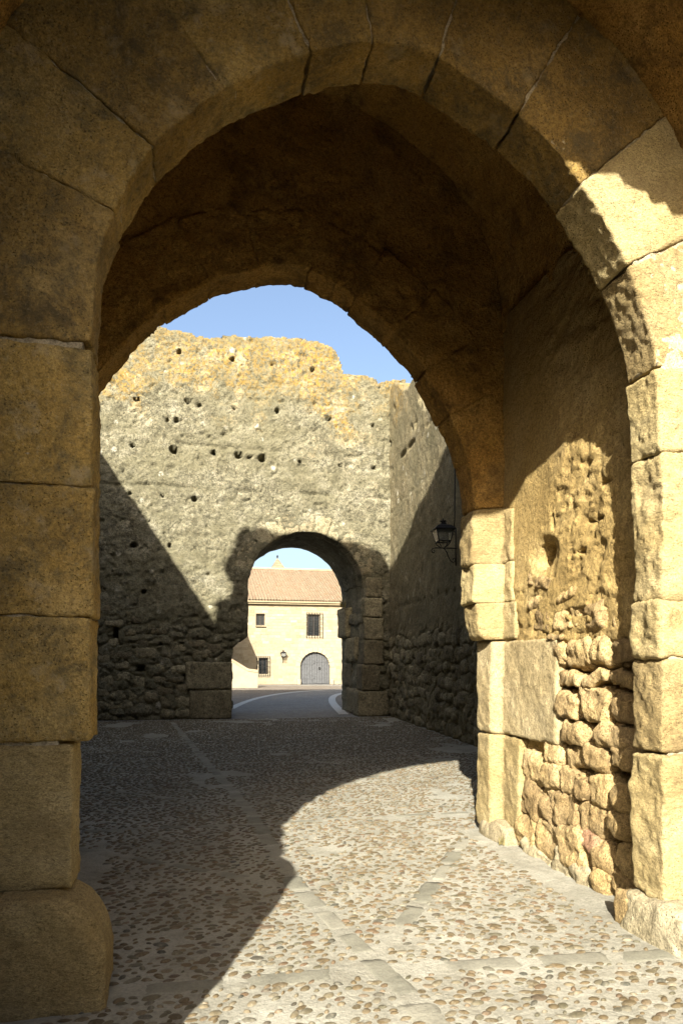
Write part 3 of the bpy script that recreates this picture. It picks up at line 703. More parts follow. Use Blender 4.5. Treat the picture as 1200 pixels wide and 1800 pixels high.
def b_front(u, z):
    x = u-6.0; S = np.stack([x, z, 0*x], 1)
    d = .05*fbm(S, .8, 3, 2)+.012*fbm(S, 4, 5, 6, .65)+.010*fbm(S, 11, 2, 4)+.022*sstep(.0, .03, fbm(S, 1.7, 6, 61, .65))+.016*sstep(.04, .07, fbm(S, 3.1, 6, 63, .65))
    for zl_, amp in ((9.2, .03), (7.75, .05), (6.55, .07), (5.2, .03)):       # lifts of the rammed earth
        zz_ = zl_+.05*fbm(S*np.array([1, 0, 0]), .7, 3, 7)-.006*x
        d -= amp*np.exp(-((z-zz_)/.05)**2)*sstep(-.15, .25, fbm(S, 1.4, 2, 11)+.12)
    d -= .04*sstep(.36, .42, fbm(S, 2.6, 4, 19))+.06*sstep(.56, .62, fbm(S, 6.5, 2, 23))                     # lost patches
    f1, f2 = worley(x*.8+.25*fbm(S, 2, 2, 1), z+.25*fbm(S, 2, 2, 2), 3.0, 5); c = sstep(.02, .3, f2-f1)
    zone = sstep(3.6, 2.4, z+.9*fbm(S, .9, 2, 5)); mid = sstep(6.6, 6.2, z)*(1-zone)*.35
    d += (zone*.75+mid*.6)*(.10*c-.06)
    for hx, hz, hr in holes3: d -= .35*sstep(1.25, .8, np.hypot((x-hx)/hr, (z-hz)/(hr*.85))+.55*fbm(S, 8, 3, 3))
    d -= .6*sstep(1.2, .7, np.hypot((x-slit[0])/.07, (z-slit[1])/.28))
    return d
back = thing('curtain_wall', 'tall lichen-stained rammed earth wall pierced by a deep rounded archway', 'wall', (2, Y3+1.5, 0))
def b_snap(u, z):
    x = u-6.0; dx, dz = x-3.58, z-3.73; r_ = np.hypot(dx, dz); a = np.arctan2(dz, dx)
    t = 1.72+.03*fbm(np.stack([3*np.cos(a), 3*np.sin(a), 0*a], 1), 1.5, 3, 4); m = (dz > -.1) & (abs(r_-1.72) < .12)
    return np.where(m, 3.58+dx/r_*t, x)+6.0, np.where(m, 3.73+dz/r_*t, z)
bw = slab('wall_face', (-6, Y3, 0), (1, 0, 0), (0, -1, 0), 12.6, 11.6, .042, b_keep, b_front, T3, MAT['tapia'], back, layers=8, side_amp=.10, snap=b_snap)
# dressed stones of that archway
for u0, z0, z1, x0, x1 in ((0, 0, .82, .20, 1.38), (0, .84, 1.62, .10, 1.40)):
    block('jamb_block', (x1-x0, .6, z1-z0), shift_fn(((x0+x1)/2, Y3+.2, (z0+z1)/2)), MAT['tapia_stone'], bw, res=.05, r=.05, amp=(.02, .012, .006))
for z0, z1, x0, w in ((0, .75, 5.1, .95), (.76, 1.55, 5.22, .55), (1.56, 2.28, 5.28, .62), (2.29, 2.95, 5.30, .60), (2.96, 3.55, 5.30, .58), (3.56, 4.15, 5.34, .5)):
    block('jamb_block', (w, .7, z1-z0), shift_fn((x0+w/2, Y3+.26, (z0+z1)/2)), MAT['tapia_stone'], bw, res=.05, r=.05, amp=(.025, .014, .006))
u3 = np.linspace(A3.find(1.95, 4.2), A3.find(5.2, 4.2), 12)
for k in range(11):
    arch_block('voussoir', A3, u3[k], u3[k+1], .0, .55, Y3-.025+.012*math.sin(k*2.1), Y3+.6, MAT['ring'], bw, gap=.012, res=.05, r=.04, amp=(.02, .014, .008))
# reveal stones on the right inside the arch, one jutting from the passage
for y0, z0, z1, jut in ((21.6, 0, .8, .05), (22.3, .8, 1.6, .0), (21.7, 1.62, 2.4, .06), (22.6, 2.42, 3.4, .12)):
    block('stone', (.6, 1.3, z1-z0), shift_fn((5.24-jut+.3, y0+.3, (z0+z1)/2)), MAT['tapia_stone'], bw, res=.06, r=.10, amp=(.05, .02, .01))
# rubble low on the curtain wall
def court_stone(px, py, w, h, parent, mat, proud=.07):
    x0, z0 = on_y(px-w/2, py+h/2, Y3); x1, z1 = on_y(px+w/2, py-h/2, Y3); s = (x1-x0, .34, z1-z0)
    block('stone', s, shift_fn(((x0+x1)/2, Y3-proud+.17, (z0+z1)/2)), mat, parent, res=.05, r=min(s)*.36, amp=(.04, .02, .01), frq=(3, 8, 20), round_var=.4)
for (x, y, w, h) in ((180,480,90,90),(245,580,130,50),(440,720,90,60),(465,795,160,80),(640,810,100,60),(290,805,160,60),(695,905,120,60),(655,980,160,40),(430,1000,130,90),(275,1085,110,70),(390,1090,120,90),(505,1100,110,80),(615,1140,100,90),(730,1135,120,90),(615,1220,100,80),(730,1220,120,80),(165,1075,90,80),(250,1160,250,60),(590,1060,150,80),(720,1040,100,70),(190,985,100,80),(310,960,120,70),(580,900,110,70),(360,640,90,60),(560,640,110,50),(700,760,110,60),(820,730,130,60),(240,720,90,70),(545,980,60,50),(170,830,110,70),(300,880,110,60),(860,800,150,70),(960,760,120,70),(400,560,80,50)):
    court_stone(140+x/4, 950+y/4, w/4, h/4, bw, MAT['tapia_stone'], .05+.05*((int(x)*7) % 10)/10)

# right wall of the court
RA, RB = np.array((5.05, 6.9)), np.array((6.12, 20.75)); RL = float(np.hypot(*(RB-RA))); rd = (RB-RA)/RL; rn = np.array((-rd[1], rd[0]))
def on_right(px, py):
    a, b, c = ray(px, py); M_ = np.array([[a, -rd[0]], [b, -rd[1]]]); d, u = np.linalg.solve(M_, RA); return u, EYE+c*d, d
rtop = sorted([on_right(p, q)[:2] for p, q in ((692, 672), (700, 676), (708, 690), (722, 672), (735, 660), (748, 668))])
def r_keep(u, z):
    S = np.stack([u, 0*u, 0*u], 1); t = np.interp(u, [0, 6]+[a for a, b in rtop], [9.2, 9.0]+[b for a, b in rtop])
    return z < t+.10*fbm(S, 1.5, 4, 6)
def r_front(u, z):
    S = np.stack([u, z, 0*u], 1)
    d = .04*fbm(S, .8, 3, 12)+.025*fbm(S, 4, 4, 16)+.012*fbm(S, 13, 2, 14)
    for zl_, amp in ((7.35, .07), (6.1, .025), (4.9, .025), (3.15, .035)):
        zz_ = zl_+.06*fbm(S*np.array([1, 0, 0]), .8, 3, 7); d -= amp*np.exp(-((z-zz_)/.06)**2)*sstep(-.2, .2, fbm(S, 1.6, 3, 21)-.05)
    f1, f2 = worley(u*.85+.2*fbm(S, 2, 2, 1), z+.2*fbm(S, 2, 2, 2), 3.4, 8); c = sstep(.02, .3, f2-f1)
    d += sstep(2.7, 2.2, z+.5*fbm(S, .9, 2, 5))*(.09*c-.06)
    d -= .25*sstep(.35, .5, fbm(S, 2.2, 3, 29))*sstep(7.2, 8.2, z)
    for k in range(9): d -= .2*sstep(1.2, .8, np.hypot((u-5.4-k*.62)/.06, (z-3.15-.05*math.sin(k*4))/.06))
    return d
rw = thing('court_wall', 'ochre rendered side wall with exposed rubble along its foot and a black lantern', 'wall', (5.6, 14, 0))
rf = slab('wall_face', (RA[0], RA[1], 0), (rd[0], rd[1], 0), (rn[0], rn[1], 0), RL, 10.0, .045, r_keep, r_front, 1.2, MAT['tapia_right'], rw, layers=2)
rr_ = np.random.RandomState(9); u = RL-.3; row = 0
zc = .05
for row in range(7):
    h = rr_.uniform(.26, .36); u = RL-.2
    while u > 5.0:
        w = rr_.uniform(.24, .58)
        if rr_.rand() < .8:
            ct = RA+rd*(u-w/2)+rn*(-.17+rr_.uniform(.02, .08)); hz = h*rr_.uniform(.6, 1.1)
            def fn(p, ct=ct, z_=zc+h/2+rr_.uniform(-.08, .08)): return np.stack([ct[0]+rd[0]*p[:, 0]+rn[0]*p[:, 1], ct[1]+rd[1]*p[:, 0]+rn[1]*p[:, 1], z_+p[:, 2]], 1)
            block('stone', (w, .34, hz), fn, MAT['tapia_stone'], rf, res=.06, r=min(w, hz, .34)*rr_.uniform(.2, .36), amp=(.06, .03, .012), frq=(3, 8, 20), round_var=.5)
        u -= w+.03
    zc += h+.02
# left wall of the court, out of view but shading the curtain wall
lw = thing('court_wall', 'plain rammed earth side wall shading the left of the court', 'wall', (-5, 14, 0))
slab('wall_face', (-4.5, YB-.3, 0), (0, 1, 0), (1, 0, 0), 14.2, 11.2, .14, lambda u, z: z < 10.95+.10*fbm(np.stack([u, 0*u, 0*u], 1), 1.2, 4, 2),
     lambda u, z: .05*fbm(np.stack([u, z, 0*u], 1), 1.2, 4, 33), 1.0, MAT['tapia'], lw, layers=1)

# ------------------------------------------------------------------ lantern
def spiral(c, d, r0, turns, n=22, a0=0, sgn=1):
    out = []
    for k in range(n):
        t = k/(n-1); a = a0+sgn*turns*2*math.pi*t; r_ = r0*(1-.75*t); out.append((c[0]+d*r_*math.cos(a), c[1]+r_*math.sin(a)))
    return out
def lantern(label, base, n2, z0, s=1.0, cable=None, group=None):
    """wall lantern: base = wall point, n2 = wall normal in plan, z0 = height of the bracket arm"""
    t = thing('wall_lantern', label, 'lantern', (base[0], base[1], z0), group)
    b = np.array(base); n2 = np.array(n2); tg = np.array((-n2[1], n2[0]))
    P = lambda a, z, c=0.: (b[0]+n2[0]*a*s+tg[0]*c*s, b[1]+n2[1]*a*s+tg[1]*c*s, z0+z*s)
    V, F = tube([P(.03, -.36), P(.03, .42)], .014*s, 6); br = tri_ok('bracket', V, F, MAT['iron'], t)
    parts = [tube([P(.0, 0), P(.30, 0), P(.47, 0)], .011*s, 6)]
    parts.append(tube([P(a, z) for a, z in [(.47, 0), (.52, -.015), (.545, -.05), (.53, -.09), (.49, -.095), (.475, -.065), (.495, -.045)]], .010*s, 6))
    parts.append(tube([P(a, z) for a, z in [(.30, 0), (.26, -.03), (.22, -.09), (.19, -.17), (.15, -.25), (.09, -.29), (.045, -.27), (.04, -.22), (.075, -.20), (.095, -.225), (.08, -.245)]], .010*s, 6))
    parts.append(tube([P(a, z) for a, z in [(.03, .33), (.07, .35), (.10, .33), (.09, .29), (.06, .29)]], .009*s, 6))
    for V, F in parts: tri_ok('scroll_arm', V, F, MAT['iron'], br)
    cx = .30
    def ring(half, z): return [P(cx+a*half, z, c*half) for a, c in ((-1, -1), (1, -1), (1, 1), (-1, 1))]
    lv = [(.045, .02), (.10, .07), (.125, .13), (.185, .37)]
    R_ = [ring(h_, z) for h_, z in lv]
    fr = [tube([R_[j][k] for j in range(4)], .010*s, 6) for k in range(4)]
    for j in (2, 3): fr += [tube([R_[j][k], R_[j][(k+1) % 4]], (.012 if j == 2 else .014)*s, 6) for k in range(4)]
    V, F = join(fr); f_ = tri_ok('lamp_frame', V, F, MAT['iron'], t)
    for k in range(4):
        a, b_, c, d = (np.array(x) for x in (R_[2][k], R_[2][(k+1) % 4], R_[3][(k+1) % 4], R_[3][k])); nn = np.cross(b_-a, d-a); nn = nn/np.linalg.norm(nn)*.003
        obj('glass_pane', np.array([a, b_, c, d, a+nn, b_+nn, c+nn, d+nn]), [(0, 1, 2, 3), (7, 6, 5, 4), (0, 4, 5, 1), (1, 5, 6, 2), (2, 6, 7, 3), (3, 7, 4, 0)], MAT['glass'], f_, smooth=False)
    rg = [ring(.215, .365), ring(.215, .378), ring(.13, .46), ring(.06, .48), ring(.05, .52)]
    V = np.array([v for r__ in rg for v in r__]); F = [(3, 2, 1, 0)]+[(j*4+k, j*4+(k+1) % 4, j*4+4+(k+1) % 4, j*4+4+k) for j in range(4) for k in range(4)]+[(16, 17, 18, 19)]
    cp = obj('lamp_roof', V, F, MAT['iron'], t, smooth=False)
    st = []
    for k in range(6):
        a = 2*math.pi*k/6; st.append(tube([P(cx, .525), P(cx+.05*math.cos(a), .555, .05*math.sin(a)), P(cx+.085*math.cos(a), .55, .085*math.sin(a))], [.016*s, .014*s, .003*s], 5))
    st.append(tube([P(cx, .50), P(cx, .56), P(cx, .62)], [.022*s, .02*s, .003*s], 6)); V, F = join(st); tri_ok('finial', V, F, MAT['iron'], cp)
    V, F = tube([P(cx, .08), P(cx, .12), P(cx, .17), P(cx, .23), P(cx, .25)], [.02*s, .022*s, .035*s, .03*s, .006*s], 8); tri_ok('bulb', V, F, MAT['glass'], t)
    if cable:
        V, F = tube([P(.05, .38, -.06), P(.035, .6, -.06), P(.03, cable, -.05)], .012*s, 6); tri_ok('power_cable', V, F, MAT['iron'], t)
    return t
uL, zL, dL = on_right(808, 964)
pL = RA+rd*uL
lantern('black iron scroll-bracket lantern on the shaded court wall', pL+rn*.06, rn, zL, 1.0, cable=2.6)

# ================================================================== BEYOND THE ARCH
# road, kerbs and cobbled verge
def strip(name, left, right, z, mat, parent=None):
    n = len(left); V = [(x, y, z) for x, y in left]+[(x, y, z) for x, y in right]+[(x, y, z-.05) for x, y in left]+[(x, y, z-.05) for x, y in right]
    F = []
    for k in range(n-1):
        F += [(k, k+1, n+k+1, n+k), (2*n+k, 3*n+k, 3*n+k+1, 2*n+k+1), (k, 2*n+k, 2*n+k+1, k+1), (n+k, n+k+1, 3*n+k+1, 3*n+k)]
    F += [(0, n, 3*n, 2*n), (n-1, 3*n-1, 4*n-1, 2*n-1)]
    return obj(name, np.array(V), F, mat, parent, smooth=False, orient=False)
def smooth_line(pts, n=24):
    pts = np.array(pts, float); l = np.r_[0, np.cumsum(np.hypot(*np.diff(pts, axis=0).T))]; u = np.linspace(0, l[-1], n*4)
    q = np.stack([np.interp(u, l, pts[:, k]) for k in (0, 1)], 1); w = n//2*2+1; k = np.hanning(w+2)[1:-1]; k /= k.sum()
    m = np.concatenate([q[:1]-(q[1]-q[0])*np.arange(w//2, 0, -1)[:, None], q, q[-1:]+(q[-1]-q[-2])*np.arange(1, w//2+1)[:, None]])
    return np.stack([np.convolve(m[:, i], k, 'valid') for i in (0, 1)], 1)[::4]
g_ = on_ground
lk = smooth_line([g_(405, 1246), g_(430, 1234), g_(460, 1225), g_(500, 1218), g_(560, 1213), (15, 43.5), (22, 44)])
rk = smooth_line([g_(604, 1256), g_(590, 1243), g_(582, 1233), g_(584, 1224), g_(596, 1219), g_(625, 1215), (18.5, 41.5), (24, 42)])
def offset(pl, d):
    t = np.gradient(pl, axis=0); t /= np.linalg.norm(t, axis=1, keepdims=True); return pl+np.stack([-t[:, 1], t[:, 0]], 1)*d
ry = np.linspace(27.5, 60, 30)
road = strip('road', [(-30, 20.5), (-30, 62)], [(40, 20.5), (40, 62)], -.002, MAT['road']); road['kind'] = 'structure'
def verge(name, line, side):
    q = [tuple(p) for p in line]
    far_ = [(p[0]+side*14, p[1]+(6 if side < 0 else -6)) for p in line]
    return strip(name, q, far_, -.006, MAT['pave'])
vl = strip('cobbled_verge', [tuple(p) for p in lk], [(-16+.9*k, 28+.95*k) for k in range(len(lk))], +.006, MAT['cobble']); vl['kind'] = 'structure'
vr = strip('cobbled_verge', [tuple(p) for p in rk], [(14+.5*k, 24.5+.5*k) for k in range(len(rk))], +.006, MAT['cobble']); vr['kind'] = 'structure'
for line, wd, nm in ((lk, .28, 'kerb_line'), (rk, .30, 'kerb_line')):
    o = strip(nm, [tuple(p) for p in offset(line, wd/2)], [tuple(p) for p in offset(line, -wd/2)], .014, MAT['kerb']); o['kind'] = 'structure'

# ---- house
YH = 51.5
house = thing('house', 'pale ashlar house with red clay tile roof and grey arched door', 'house', (8, YH+5, 0))
HX0, HX1, HZ = -2.0, 24.0, 5.85
wins = []
def hrect(a, b, c, d):
    x0, z1 = on_y(a, b, YH); x1, z0 = on_y(c, d, YH); return x0, x1, z0, z1
WA = hrect(541, 1080, 562.5, 1118); WB = hrect(450.5, 1079, 465.5, 1099.5); WC = hrect(454, 1157, 470, 1185)
DX0, DX1 = on_y(527.5, 1180, YH)[0], on_y(579.5, 1180, YH)[0]; DC = (DX0+DX1)/2; DR = (DX1-DX0)/2; DZ = on_y(550, 1146, YH)[1]-DR
def dooring(x, z, g=0): return (abs(x-DC) < DR+g) & ((z < DZ) | (np.hypot(x-DC, z-DZ) < DR+g))
def inrect(x, z, r, g=0): return (x > r[0]-g) & (x < r[1]+g) & (z > r[2]-g) & (z < r[3]+g)
def h_keep(u, z):
    x = u+HX0; return ~(dooring(x, z) | inrect(x, z, WA) | inrect(x, z, WB) | inrect(x, z, WC))
hw = slab('wall', (HX0, YH, 0), (1, 0, 0), (0, -1, 0), HX1-HX0, HZ, .065, h_keep, lambda u, z: 0*u, .35, MAT['house_joint'], house, layers=1, jit=0)
rb = np.random.RandomState(2); bl = []; z = .02
while z < HZ-.1:
    h = rb.uniform(.20, .25); x = HX0-rb.rand()*.3
    while x < HX1:
        w = rb.uniform(.30, .52); cx, cz = x+w/2, z+h/2
        pr = np.array([(x, z), (x+w, z), (x, z+h), (x+w, z+h), (cx, cz)])
        if not any((dooring(pr[:, 0], pr[:, 1], .02) | inrect(pr[:, 0], pr[:, 1], WA, .02) | inrect(pr[:, 0], pr[:, 1], WB, .02) | inrect(pr[:, 0], pr[:, 1], WC, .02))) and 2.0 < x < 17:
            bl.append(box_verts((cx, YH+.02, cz), (w-.03, .07+rb.uniform(0, .018), h-.028)))
        x += w
    z += h
V, F = join(bl); o = obj('ashlar_courses', V, F, MAT['ashlar'], hw, smooth=False, orient=False); o['kind'] = 'stuff'
# door surround, door
n = 11
for k in range(n):
    a0, a1 = math.pi*k/n, math.pi*(k+1)/n-.02
    pts = [(DC+r_*math.cos(a), DZ+r_*math.sin(a)) for r_, a in ((DR+.01, a0), (DR+.36, a0), (DR+.36, a1), (DR+.01, a1))]
    V = [(x, YH-.05, z) for x, z in pts]+[(x, YH+.2, z) for x, z in pts]
    obj('voussoir', np.array(V), [(0, 1, 2, 3), (7, 6, 5, 4), (0, 4, 5, 1), (1, 5, 6, 2), (2, 6, 7, 3), (3, 7, 4, 0)], MAT['ashlar'], hw, smooth=False)
for sx_ in (-1, 1): box('guard_stone', (DC+sx_*(DR+.12), YH-.12, .2), (.3, .25, .42), MAT['ashlar'], hw, .06)
dd_ = box('door', (DC, YH+.30, DZ/2), (DR*2+.1, .05, DZ), MAT['wood'], house)
npk = 12; pw_ = 2*DR/npk
for k in range(npk):
    x = DC-DR+pw_*(k+.5); e = lambda xx: DZ+math.sqrt(max(0, DR*DR-(xx-DC)**2))
    a, b = x-pw_/2+.012, x+pw_/2-.012; za, zb = e(a), e(b)
    V = [(a, YH+.22, .05), (b, YH+.22, .05), (b, YH+.22, zb), (a, YH+.22, za), (a, YH+.28, .05), (b, YH+.28, .05), (b, YH+.28, zb), (a, YH+.28, za)]
    obj('plank', np.array(V), [(0, 1, 2, 3), (7, 6, 5, 4), (0, 4, 5, 1), (1, 5, 6, 2), (2, 6, 7, 3), (3, 7, 4, 0)], MAT['wood'], dd_, smooth=False)
for x0, z0, w, h in ((DC-DR*.5, 1.55, DR, .07), (DC-DR*.5, .45, DR, .07), (DC+.38, 1.68, .80, .05), (DC+.38, .12, .80, .07), (DC-.02, .9, .05, 1.6), (DC+.79, .9, .04, 1.6)):
    box('door_rail', (x0, YH+.205, z0), (w, .03, h), MAT['wood'], dd_)
V, F = tube([(DC+.36, YH+.16, 1.28), (DC+.43, YH+.15, 1.22), (DC+.40, YH+.15, 1.12), (DC+.32, YH+.15, 1.12), (DC+.29, YH+.15, 1.22), (DC+.36, YH+.16, 1.28)], .02, 6); tri_ok('door_handle', V, F, MAT['iron'], dd_)
def window(r, grille, gz):
    x0, x1, z0, z1 = r; cx, cz = (x0+x1)/2, (z0+z1)/2
    f = join([box_verts((x0+.03, YH+.22, cz), (.07, .08, z1-z0)), box_verts((x1-.03, YH+.22, cz), (.07, .08, z1-z0)), box_verts((cx, YH+.22, z0+.03), (x1-x0-.14, .08, .07)), box_verts((cx, YH+.22, z1-.03), (x1-x0-.14, .08, .07)), box_verts((cx, YH+.22, cz), (.05, .07, z1-z0-.14))])
    w = obj('window', f[0], f[1], MAT['frame'], house, smooth=False, orient=False)
    for s_ in (-1, 1): box('pane', (cx+s_*(x1-x0)/4, YH+.26, cz), ((x1-x0)/2-.06, .02, z1-z0-.1), MAT['pane'], w)
    if grille:
        a0, a1, b0, b1 = x0-.13, x1+.16, z0-.16, z1+.14; nb = 7
        for k in range(nb):
            x = a0+(a1-a0)*k/(nb-1); V, F = tube([(x, YH-.16, b0), (x, YH-.16, b1)], .018, 5); tri_ok('grille_bar', V, F, MAT['iron'], w)
        for k in range(gz):
            zz_ = b0+.04+(b1-b0-.08)*k/(gz-1); V, F = tube([(a0, YH-.16, zz_), (a1, YH-.16, zz_)], .014, 5); tri_ok('grille_bar', V, F, MAT['iron'], w)
        for x in (a0, a1):
            for zz_ in (b0+.1, b1-.1): V, F = tube([(x, YH-.16, zz_), (x, YH+.05, zz_)], .014, 5); tri_ok('grille_bar', V, F, MAT['iron'], w)
    return w
window(WA, True, 6); window(WB, False, 0); window(WC, True, 5)
box('window_sill', ((WB[0]+WB[1])/2, YH-.06, WB[2]-.05), (WB[1]-WB[0]+.12, .2, .07), MAT['cornice'], house)
# flowerpot on the little sill
# eaves and roof
box('cornice', ((HX0+HX1)/2, YH-.02, HZ+.06), (HX1-HX0, .50, .12), MAT['cornice'], house)
box('cornice', ((HX0+HX1)/2, YH-.08, HZ+.16), (HX1-HX0, .62, .08), MAT['cornice'], house)
EY, EZ, RY, RZ = YH-.45, HZ+.24, YH+7.6, 9.38
V = np.array([(HX0, EY+.15, EZ-.04), (HX1, EY+.15, EZ-.04), (HX1, RY, RZ-.05), (HX0, RY, RZ-.05), (HX0, RY+8, EZ-.04), (HX1, RY+8, EZ-.04)])
roof = obj('roof', np.array([*V]), [(0, 1, 2, 3), (3, 2, 5, 4), (0, 4, 5, 1)], MAT['tile'], house, smooth=False) if False else None
RZ -= .0
RV = np.array([(HX0, EY+.15, EZ-.02), (HX1, EY+.15, EZ-.02), (HX1, RY, RZ-.02), (HX0, RY, RZ-.02), (HX0, EY+.15, EZ-.14), (HX1, EY+.15, EZ-.14), (HX1, RY, RZ-.14), (HX0, RY, RZ-.14)])
roof = obj('roof', RV, [(0, 1, 2, 3), (7, 6, 5, 4), (0, 4, 5, 1), (1, 5, 6, 2), (2, 6, 7, 3), (3, 7, 4, 0)], MAT['tile'], house, smooth=False)
slope = np.array((0, RY-EY, RZ-EZ)); SL = np.linalg.norm(slope); sdv = slope/SL; sn = np.array((0, -sdv[2], sdv[1]))
tv, tf, off = [], [], 0; rt = np.random.RandomState(8)
base_t = []
na = 5
for e in (0, 1):
    for k in range(na):
        a = math.pi*k/(na-1); base_t.append((math.cos(a), math.sin(a), e))
base_t = np.array(base_t)
bf = [(k, k+1, na+k+1, na+k) for k in range(na-1)]
ncol, nrow = int((17-1.5)/.215), int(SL/.36)
for i in range(ncol):
    x = 1.5+i*.215; wob = rt.uniform(-.012, .012)
    for j in range(nrow+1):
        r0 = .085*rt.uniform(.94, 1.06); s0 = j*.36+rt.uniform(-.02, .02); s1 = min(s0+.42, SL); s0 = max(s0, 0)
        if s1-s0 < .05: continue
        lift = rt.uniform(.0, .012)
        ss = np.where(base_t[:, 2] > 0, s1, s0); rr0 = np.where(base_t[:, 2] > 0, r0*.84, r0); up = np.where(base_t[:, 2] > 0, .0, .035+lift)
        q = np.stack([x+wob+rr0*base_t[:, 0], EY+sdv[1]*ss+sn[1]*(rr0*base_t[:, 1]*.9+up), EZ+sdv[2]*ss+sn[2]*(rr0*base_t[:, 1]*.9+up)], 1)
        tv.append(q); tf.append(np.array(bf)+off); off += len(q)
o = obj('roof_tiles', np.concatenate(tv), np.concatenate(tf), MAT['tile'], roof, orient=False); o['kind'] = 'stuff'
V, F = tube([(1.5, RY, RZ+.02), (9, RY, RZ+.03), (17, RY, RZ+.02)], .13, 8); tri_ok('ridge_tiles', V, F, MAT['tile'], roof)
V, F = box_verts(((HX0+HX1)/2, YH+8, 2.9), (HX1-HX0-.6, 15, 5.8)); obj('house_core', V, F, MAT['dark'], house, smooth=False) if False else None
for x in (HX0+.2, HX1-.2):
    V = np.array([(x-.18, YH+.35, 0), (x+.18, YH+.35, 0), (x+.18, RY+7, 0), (x-.18, RY+7, 0), (x-.18, YH+.35, HZ), (x+.18, YH+.35, HZ), (x+.18, RY+7, HZ), (x-.18, RY+7, HZ)])
    obj('gable_wall', V, [(0, 1, 2, 3), (7, 6, 5, 4), (0, 4, 5, 1), (1, 5, 6, 2), (2, 6, 7, 3), (3, 7, 4, 0)], MAT['house_joint'], house, smooth=False)
box('rear_wall', ((HX0+HX1)/2, RY+7.2, HZ/2), (HX1-HX0, .4, HZ), MAT['house_joint'], house)
RV2 = np.array([(HX0, RY, RZ-.02), (HX1, RY, RZ-.02), (HX1, RY+7.9, EZ-.02), (HX0, RY+7.9, EZ-.02), (HX0, RY, RZ-.14), (HX1, RY, RZ-.14), (HX1, RY+7.9, EZ-.14), (HX0, RY+7.9, EZ-.14)])
obj('rear_roof', RV2, [(0, 1, 2, 3), (7, 6, 5, 4), (0, 4, 5, 1), (1, 5, 6, 2), (2, 6, 7, 3), (3, 7, 4, 0)], MAT['tile'], house, smooth=False)
hx, hz = on_y(497, 1157, YH)
lantern('small dark lantern on the pale house facade beside the arched door', (hx, YH), (0, -1), hz, 1.0)
# projecting wing left of the facade and the ramp parapet in front
wing = thing('house_wing', 'low pale side building beside the house, throwing a slanted shadow on its facade', 'house', (-1, 47, 0))
box('wall', (-1.6, 47.9, 2.95), (8.2, 7.0, 5.9), MAT['house_joint'], wing)
V = np.array([(-6, 44.1, 5.9), (2.55, 44.1, 5.9), (2.55, 51.4, 5.9), (-6, 51.4, 5.9), (-6, 47.8, 7.4), (2.55, 47.8, 7.4)])
obj('roof', V, [(0, 1, 5, 4), (2, 3, 4, 5), (1, 2, 5, 5), (3, 0, 4, 4), (3, 2, 1, 0)], MAT['tile'], wing, smooth=False) if False else None
V = np.array([(-6, 44.1, 5.9), (2.55, 44.1, 5.9), (2.55, 51.4, 5.9), (-6, 51.4, 5.9), (-5.9, 47.7, 7.4), (2.45, 47.7, 7.4), (2.45, 47.8, 7.4), (-5.9, 47.8, 7.4)])
obj('roof', V, [(0, 1, 5, 4), (1, 2, 6, 5), (2, 3, 7, 6), (3, 0, 4, 7), (4, 5, 6, 7), (3, 2, 1, 0)], MAT['tile'], wing, smooth=False)
par = thing('ramp_parapet', 'low pale stone parapet sloping down beside the barred lower window', 'parapet', (3.8, 45.6, 0))
ya = 45.6
pts = [on_y(380, 1150, ya), on_y(410, 1164, ya), on_y(436, 1180, ya), on_y(453, 1182, ya)]
xs = [p[0] for p in pts]; zs = [p[1] for p in pts]
def parbody(z_add, y0, y1, zlow):
    V = []; F = []
    for x, z in zip(xs, zs): V += [(x, y0, zlow if zlow is not None else z), (x, y1, zlow if zlow is not None else z), (x, y1, z+z_add), (x, y0, z+z_add)]
    for k in range(3):
        a = 4*k
        for i in range(4): F.append((a+i, a+4+i, a+4+(i+1) % 4, a+(i+1) % 4))
    F += [(0, 1, 2, 3), (15, 14, 13, 12)]; return np.array(V), F
V, F = parbody(0, ya, ya+.35, 0); obj('parapet_wall', V, F, MAT['house_joint'], par, smooth=False)
V, F = parbody(.17, ya-.05, ya+.40, None); obj('coping', V+np.array((0, 0, .002)), F, MAT['tile'], par, smooth=False)
# ---- small pointed roof of a tower behind the ridge
YS = 92.0
sxp, szp = on_y(487.5, 981, YS); sb0 = on_y(470, 1006, YS); sb1 = on_y(505, 1006, YS); hw_ = (sb1[0]-sb0[0])/2
tower = thing('church_tower', 'small pointed stone turret roof rising behind the tiled ridge', 'tower', (sxp, YS, 0))
zb = sb0[1]-.3
box('tower_shaft', (sxp, YS, zb/2), (hw_*1.85, hw_*1.85, zb), MAT['ashlar'], tower)
nl = 6
for k in range(nl):
    t0, t1 = k/nl, (k+1)/nl-.012; a, b = hw_*1.03*(1-t0)+.02, hw_*1.03*(1-t1)+.02; z0, z1 = zb+(szp-zb)*t0, zb+(szp-zb)*t1
    V = np.array([(sxp-a, YS-a, z0), (sxp+a, YS-a, z0), (sxp+a, YS+a, z0), (sxp-a, YS+a, z0), (sxp-b, YS-b, z1), (sxp+b, YS-b, z1), (sxp+b, YS+b, z1), (sxp-b, YS+b, z1)])
    obj('spire_course', V, [(0, 1, 5, 4), (1, 2, 6, 5), (2, 3, 7, 6), (3, 0, 4, 7), (4, 5, 6, 7), (3, 2, 1, 0)], MAT['spire'], tower, smooth=False)
V, F = tube([(sxp, YS, szp-.1), (sxp, YS, szp+.25), (sxp, YS, szp+.4)], [.05, .12, .03], 6); tri_ok('finial', V, F, MAT['iron'], tower)

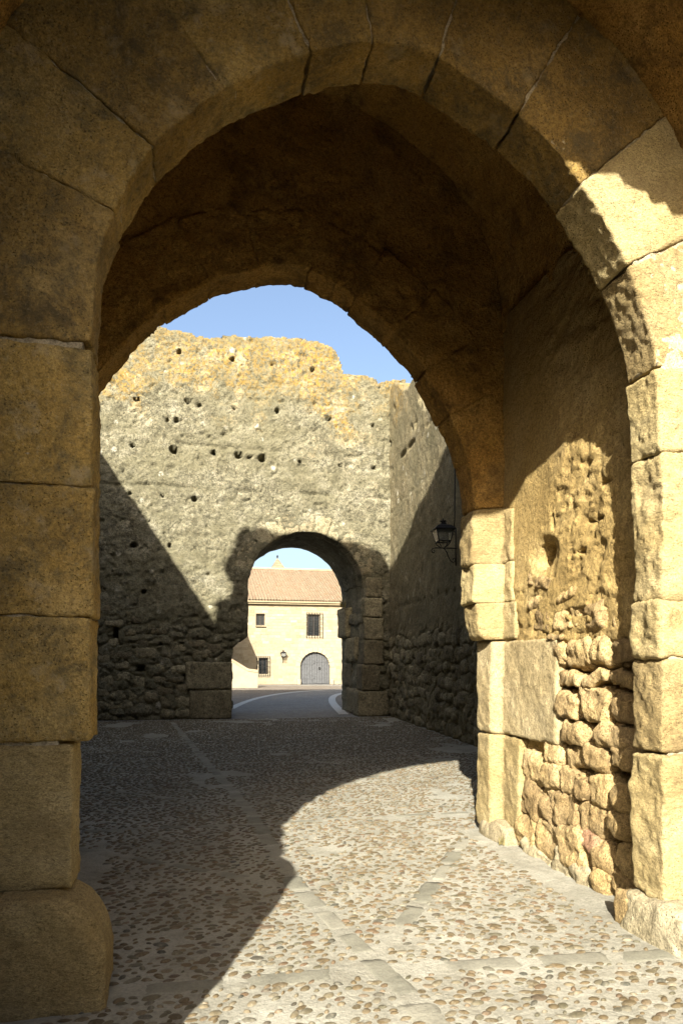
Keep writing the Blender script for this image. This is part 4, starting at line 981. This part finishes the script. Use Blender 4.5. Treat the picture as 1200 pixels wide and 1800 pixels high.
# ---- added unseen house row behind the viewer: blocks low sky from the arch face
row = thing('sky_blocker_house', 'unseen plain house added behind the viewer to block low sky light', 'house', (0, -13, 0))
box('wall', (2, -14, 3.0), (44, 8, 6.0), MAT['house_joint'], row)
V = np.array([(-20.5, -18.5, 6), (24.5, -18.5, 6), (24.5, -9.6, 6), (-20.5, -9.6, 6), (-20.5, -14.1, 7.6), (24.5, -14.1, 7.6), (24.5, -14.0, 7.6), (-20.5, -14.0, 7.6)])
obj('roof', V, [(0, 1, 5, 4), (1, 2, 6, 5), (2, 3, 7, 6), (3, 0, 4, 7), (4, 5, 6, 7), (3, 2, 1, 0)], MAT['tile'], row, smooth=False)
for k in range(9):
    box('window', (-16+k*4.5, -9.97, 4.2), (1.0, .1, 1.4), MAT['pane'], row); box('door', (-14+k*4.5, -9.96, 1.1), (1.1, .12, 2.2), MAT['wood'], row)

# ---- dry weeds in the joints
MAT['weed'] = simple('dry_grass', (.30, .25, .09), .8, .3, 30)
def tuft(label, at, n, h, seed):
    r_ = np.random.RandomState(seed); V, F = [], []
    for k in range(n):
        a = r_.uniform(0, 6.28); ln_ = h*r_.uniform(.5, 1); lean = r_.uniform(.2, .8); b = np.array(at)+np.array([r_.normal(0, h*.12), r_.normal(0, h*.12), -.01])
        d = np.array([math.cos(a), math.sin(a), 0]); sd_ = np.array([-d[1], d[0], 0])*h*.035
        pts = [b+d*lean*ln_*t*t*.7+np.array([0, 0, ln_*t*(1-.25*lean*t)]) for t in (0, .4, .75, 1)]
        o_ = len(V)
        for q, wt in zip(pts, (1, .9, .6, .08)): V += [q-sd_*wt, q+sd_*wt]
        F += [(o_+2*i, o_+2*i+1, o_+2*i+3, o_+2*i+2) for i in range(3)]
    return tag(obj('weed_tuft', np.array(V), F, MAT['weed'], orient=False), label, 'weed', 'dry weeds growing in the masonry')
tuft('small dry weed at the foot of the second arch beside the pale base stone', (2.70, 5.72, .03), 16, .10, 1)
tuft('dry grass tuft growing on a jutting stone inside the far archway', (5.12, 22.7, 3.42), 22, .38, 2)
